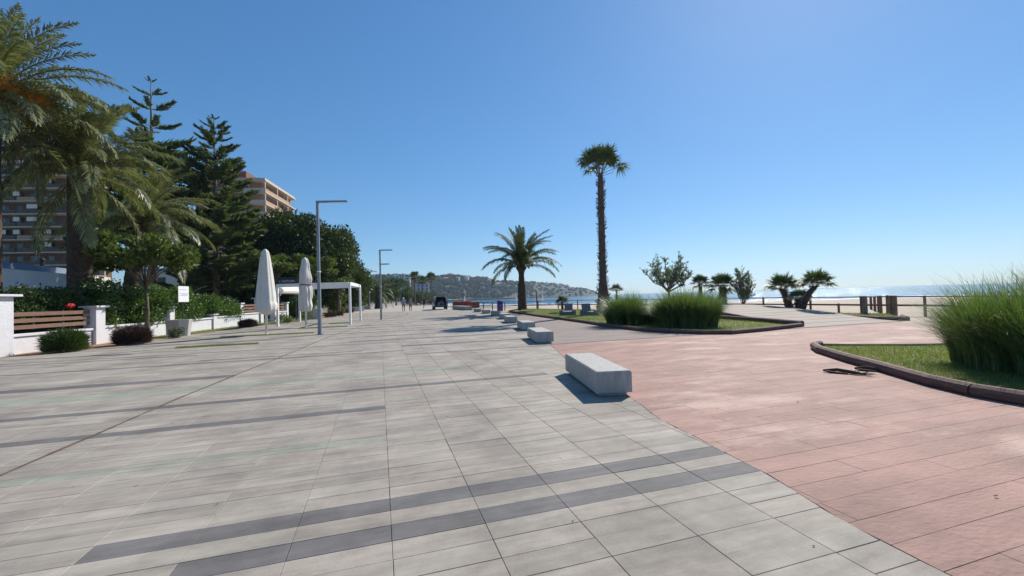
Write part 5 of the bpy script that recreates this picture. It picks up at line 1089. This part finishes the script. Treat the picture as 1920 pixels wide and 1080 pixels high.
# ------------------------------------------------------------------ people
def person(x, y, h, rz, top, bottom, hair, label, pose, long_leg=False, sleeves=.5, hat=None):
    """one continuous skinned body; local +y is the way the person faces"""
    s = h/1.75; P = {}; E_ = []
    def v(n, p, r, par=None): P[n] = (Vector(p)*s, r*s); (E_.append((par, n)) if par else None)
    st, arm, bend = pose
    v('pel', (0, 0, .95), .15); v('sp', (0, .0, 1.15), .145, 'pel'); v('ch', (0, .01, 1.36), .165, 'sp'); v('nk', (0, .02, 1.50), .055, 'ch'); v('hd', (0, .04, 1.60), .088, 'nk'); v('ht', (0, .035, 1.69), .082, 'hd')
    for q, n in ((-1, 'l'), (1, 'r')):
        v('sh'+n, (q*.19, 0, 1.42), .062, 'ch'); v('el'+n, (q*.25, -.04*q*arm-.02, 1.14), .045, 'sh'+n); v('wr'+n, (q*.26, q*arm*.16+.06, .92), .030, 'el'+n); v('pa'+n, (q*.255, q*arm*.18+.075, .84), .034, 'wr'+n)
        for fi in range(4): v('f%d%s' % (fi, n), (q*(.245), q*arm*.18+.045+fi*.022, .80-.01*(fi in (1, 2))), .010, 'pa'+n); v('g%d%s' % (fi, n), (q*.232, q*arm*.18+.05+fi*.022, .755-.012*(fi in (1, 2))), .009, 'f%d%s' % (fi, n))
        v('th'+n, (q*.235, q*arm*.18+.13, .82), .011, 'pa'+n); v('ti'+n, (q*.225, q*arm*.18+.14, .785), .010, 'th'+n)
        v('hi'+n, (q*.095, 0, .88), .095, 'pel'); v('kn'+n, (q*.10, -q*st*.16+.03+(.1 if bend and q > 0 else 0), .50+(.03 if bend and q > 0 else 0)), .062, 'hi'+n)
        if bend and q > 0: an, tz = (q*.10, -.28, .42), .36
        else: an, tz = (q*.10, -q*st*.26, .09), .035
        v('an'+n, an, .042, 'kn'+n); v('to'+n, (q*.11, an[1]+.13, tz if not (bend and q > 0) else .28), .034, 'an'+n)
    names = list(P); me = bpy.data.meshes.new('body'); me.from_pydata([P[n][0] for n in names], [(names.index(a), names.index(b)) for a, b in E_], [])
    tmp = bpy.data.objects.new('tmp', me); COL.objects.link(tmp); tmp.modifiers.new('s', 'SKIN'); sv = me.skin_vertices[0].data
    for i, n in enumerate(names): sv[i].radius = (P[n][1], P[n][1]*(.72 if n in ('pel', 'sp', 'ch') else 1)); sv[i].use_root = (n == 'pel')
    sb = tmp.modifiers.new('u', 'SUBSURF'); sb.levels = 1; sb.render_levels = 1
    dg = bpy.context.evaluated_depsgraph_get(); body = bpy.data.meshes.new_from_object(tmp.evaluated_get(dg)); bpy.data.objects.remove(tmp); body.materials.clear()
    for q in (M['skin'], mat('shirt', top, .85, .08, 9.), mat('legwear', bottom, .85, .08, 9.), mat('shoe', (.08, .075, .07), .8, 0)): body.materials.append(q)
    for p in body.polygons:
        c = p.center/s; sl = abs(c.x) > .17; k = 0
        if c.z < .09 or (bend and c.y < -.2 and c.z < .42 and c.x > 0): k = 3
        elif sl and c.z < 1.45: k = 1 if c.z > 1.42-sleeves*.5 else 0
        elif c.z > 1.49: k = 0
        elif c.z > .93: k = 1
        elif c.z > (.12 if long_leg else .52): k = 2
        p.material_index = k; p.use_smooth = True
    e = link('person', body, None, (x, y, 0), (0, 0, rz)); tag(e, label, 'person', 'people walking away along the promenade')
    m = MB(); c = (0, .02*s, 1.64*s); m.lathe([(.02*s, .115*s), (.07*s, .10*s), (.098*s, .05*s), (.102*s, 0), (.09*s, -.05*s), (.05*s, -.09*s)][::-1], 14, c, wob=lambda a, t: 1 if math.sin(a) < .3 else .93); m.build('hair', hat or mat('hair', hair, .8, .2, 12.), e, smooth=True)
    f = MB(); f.box((0, .13*s, 1.60*s), (.024*s, .03*s, .04*s)); f.build('nose', M['skin'], e)
    for q in (-1, 1): f = MB(); f.box((q*.03*s, .122*s, 1.625*s), (.022*s, .01*s, .010*s)); f.build('eye', M['black'], e); f = MB(); f.box((q*.092*s, .03*s, 1.61*s), (.016*s, .035*s, .05*s)); f.build('ear', M['skin'], e)
    f = MB(); f.box((0, .122*s, 1.562*s), (.045*s, .01*s, .008*s)); f.build('mouth', M['tail'], e)
person(2.99, 58.2, 1.86, rad(4), (.34, .36, .42), (.035, .04, .07), (.3, .28, .26), 'person in a grey shirt and dark shorts with a white cap, walking away', (.35, .35, 0), hat=M['whitepaint'])
person(3.92, 58.9, 1.68, rad(2), (.30, .22, .25), (.022, .025, .04), (.42, .33, .2), 'person with fair hair in a mauve top and dark trousers, walking away', (.3, .3, 0), True, .9)
person(6.85, 70.2, 1.86, rad(0), (.045, .03, .05), (.02, .02, .025), (.04, .03, .02), 'person in dark clothes running beside the open van', (.4, .6, 1))

# ------------------------------------------------------------------ air
m = MB(); m.cuboid(-3200, 3200, -700, 4700, -8, 170)
hz = bpy.data.materials.new('haze'); hz.use_nodes = True; N = hz.node_tree.nodes; N.remove(N['Principled BSDF'])
pv = N.new('ShaderNodeVolumePrincipled'); pv.inputs['Color'].default_value = (.62, .8, 1, 1); pv.inputs['Density'].default_value = .00014; pv.inputs['Anisotropy'].default_value = .3
hz.node_tree.links.new(pv.outputs[0], N['Material Output'].inputs['Volume'])
HAZE = True
if HAZE: tag(m.build('haze', hz), kind='stuff')
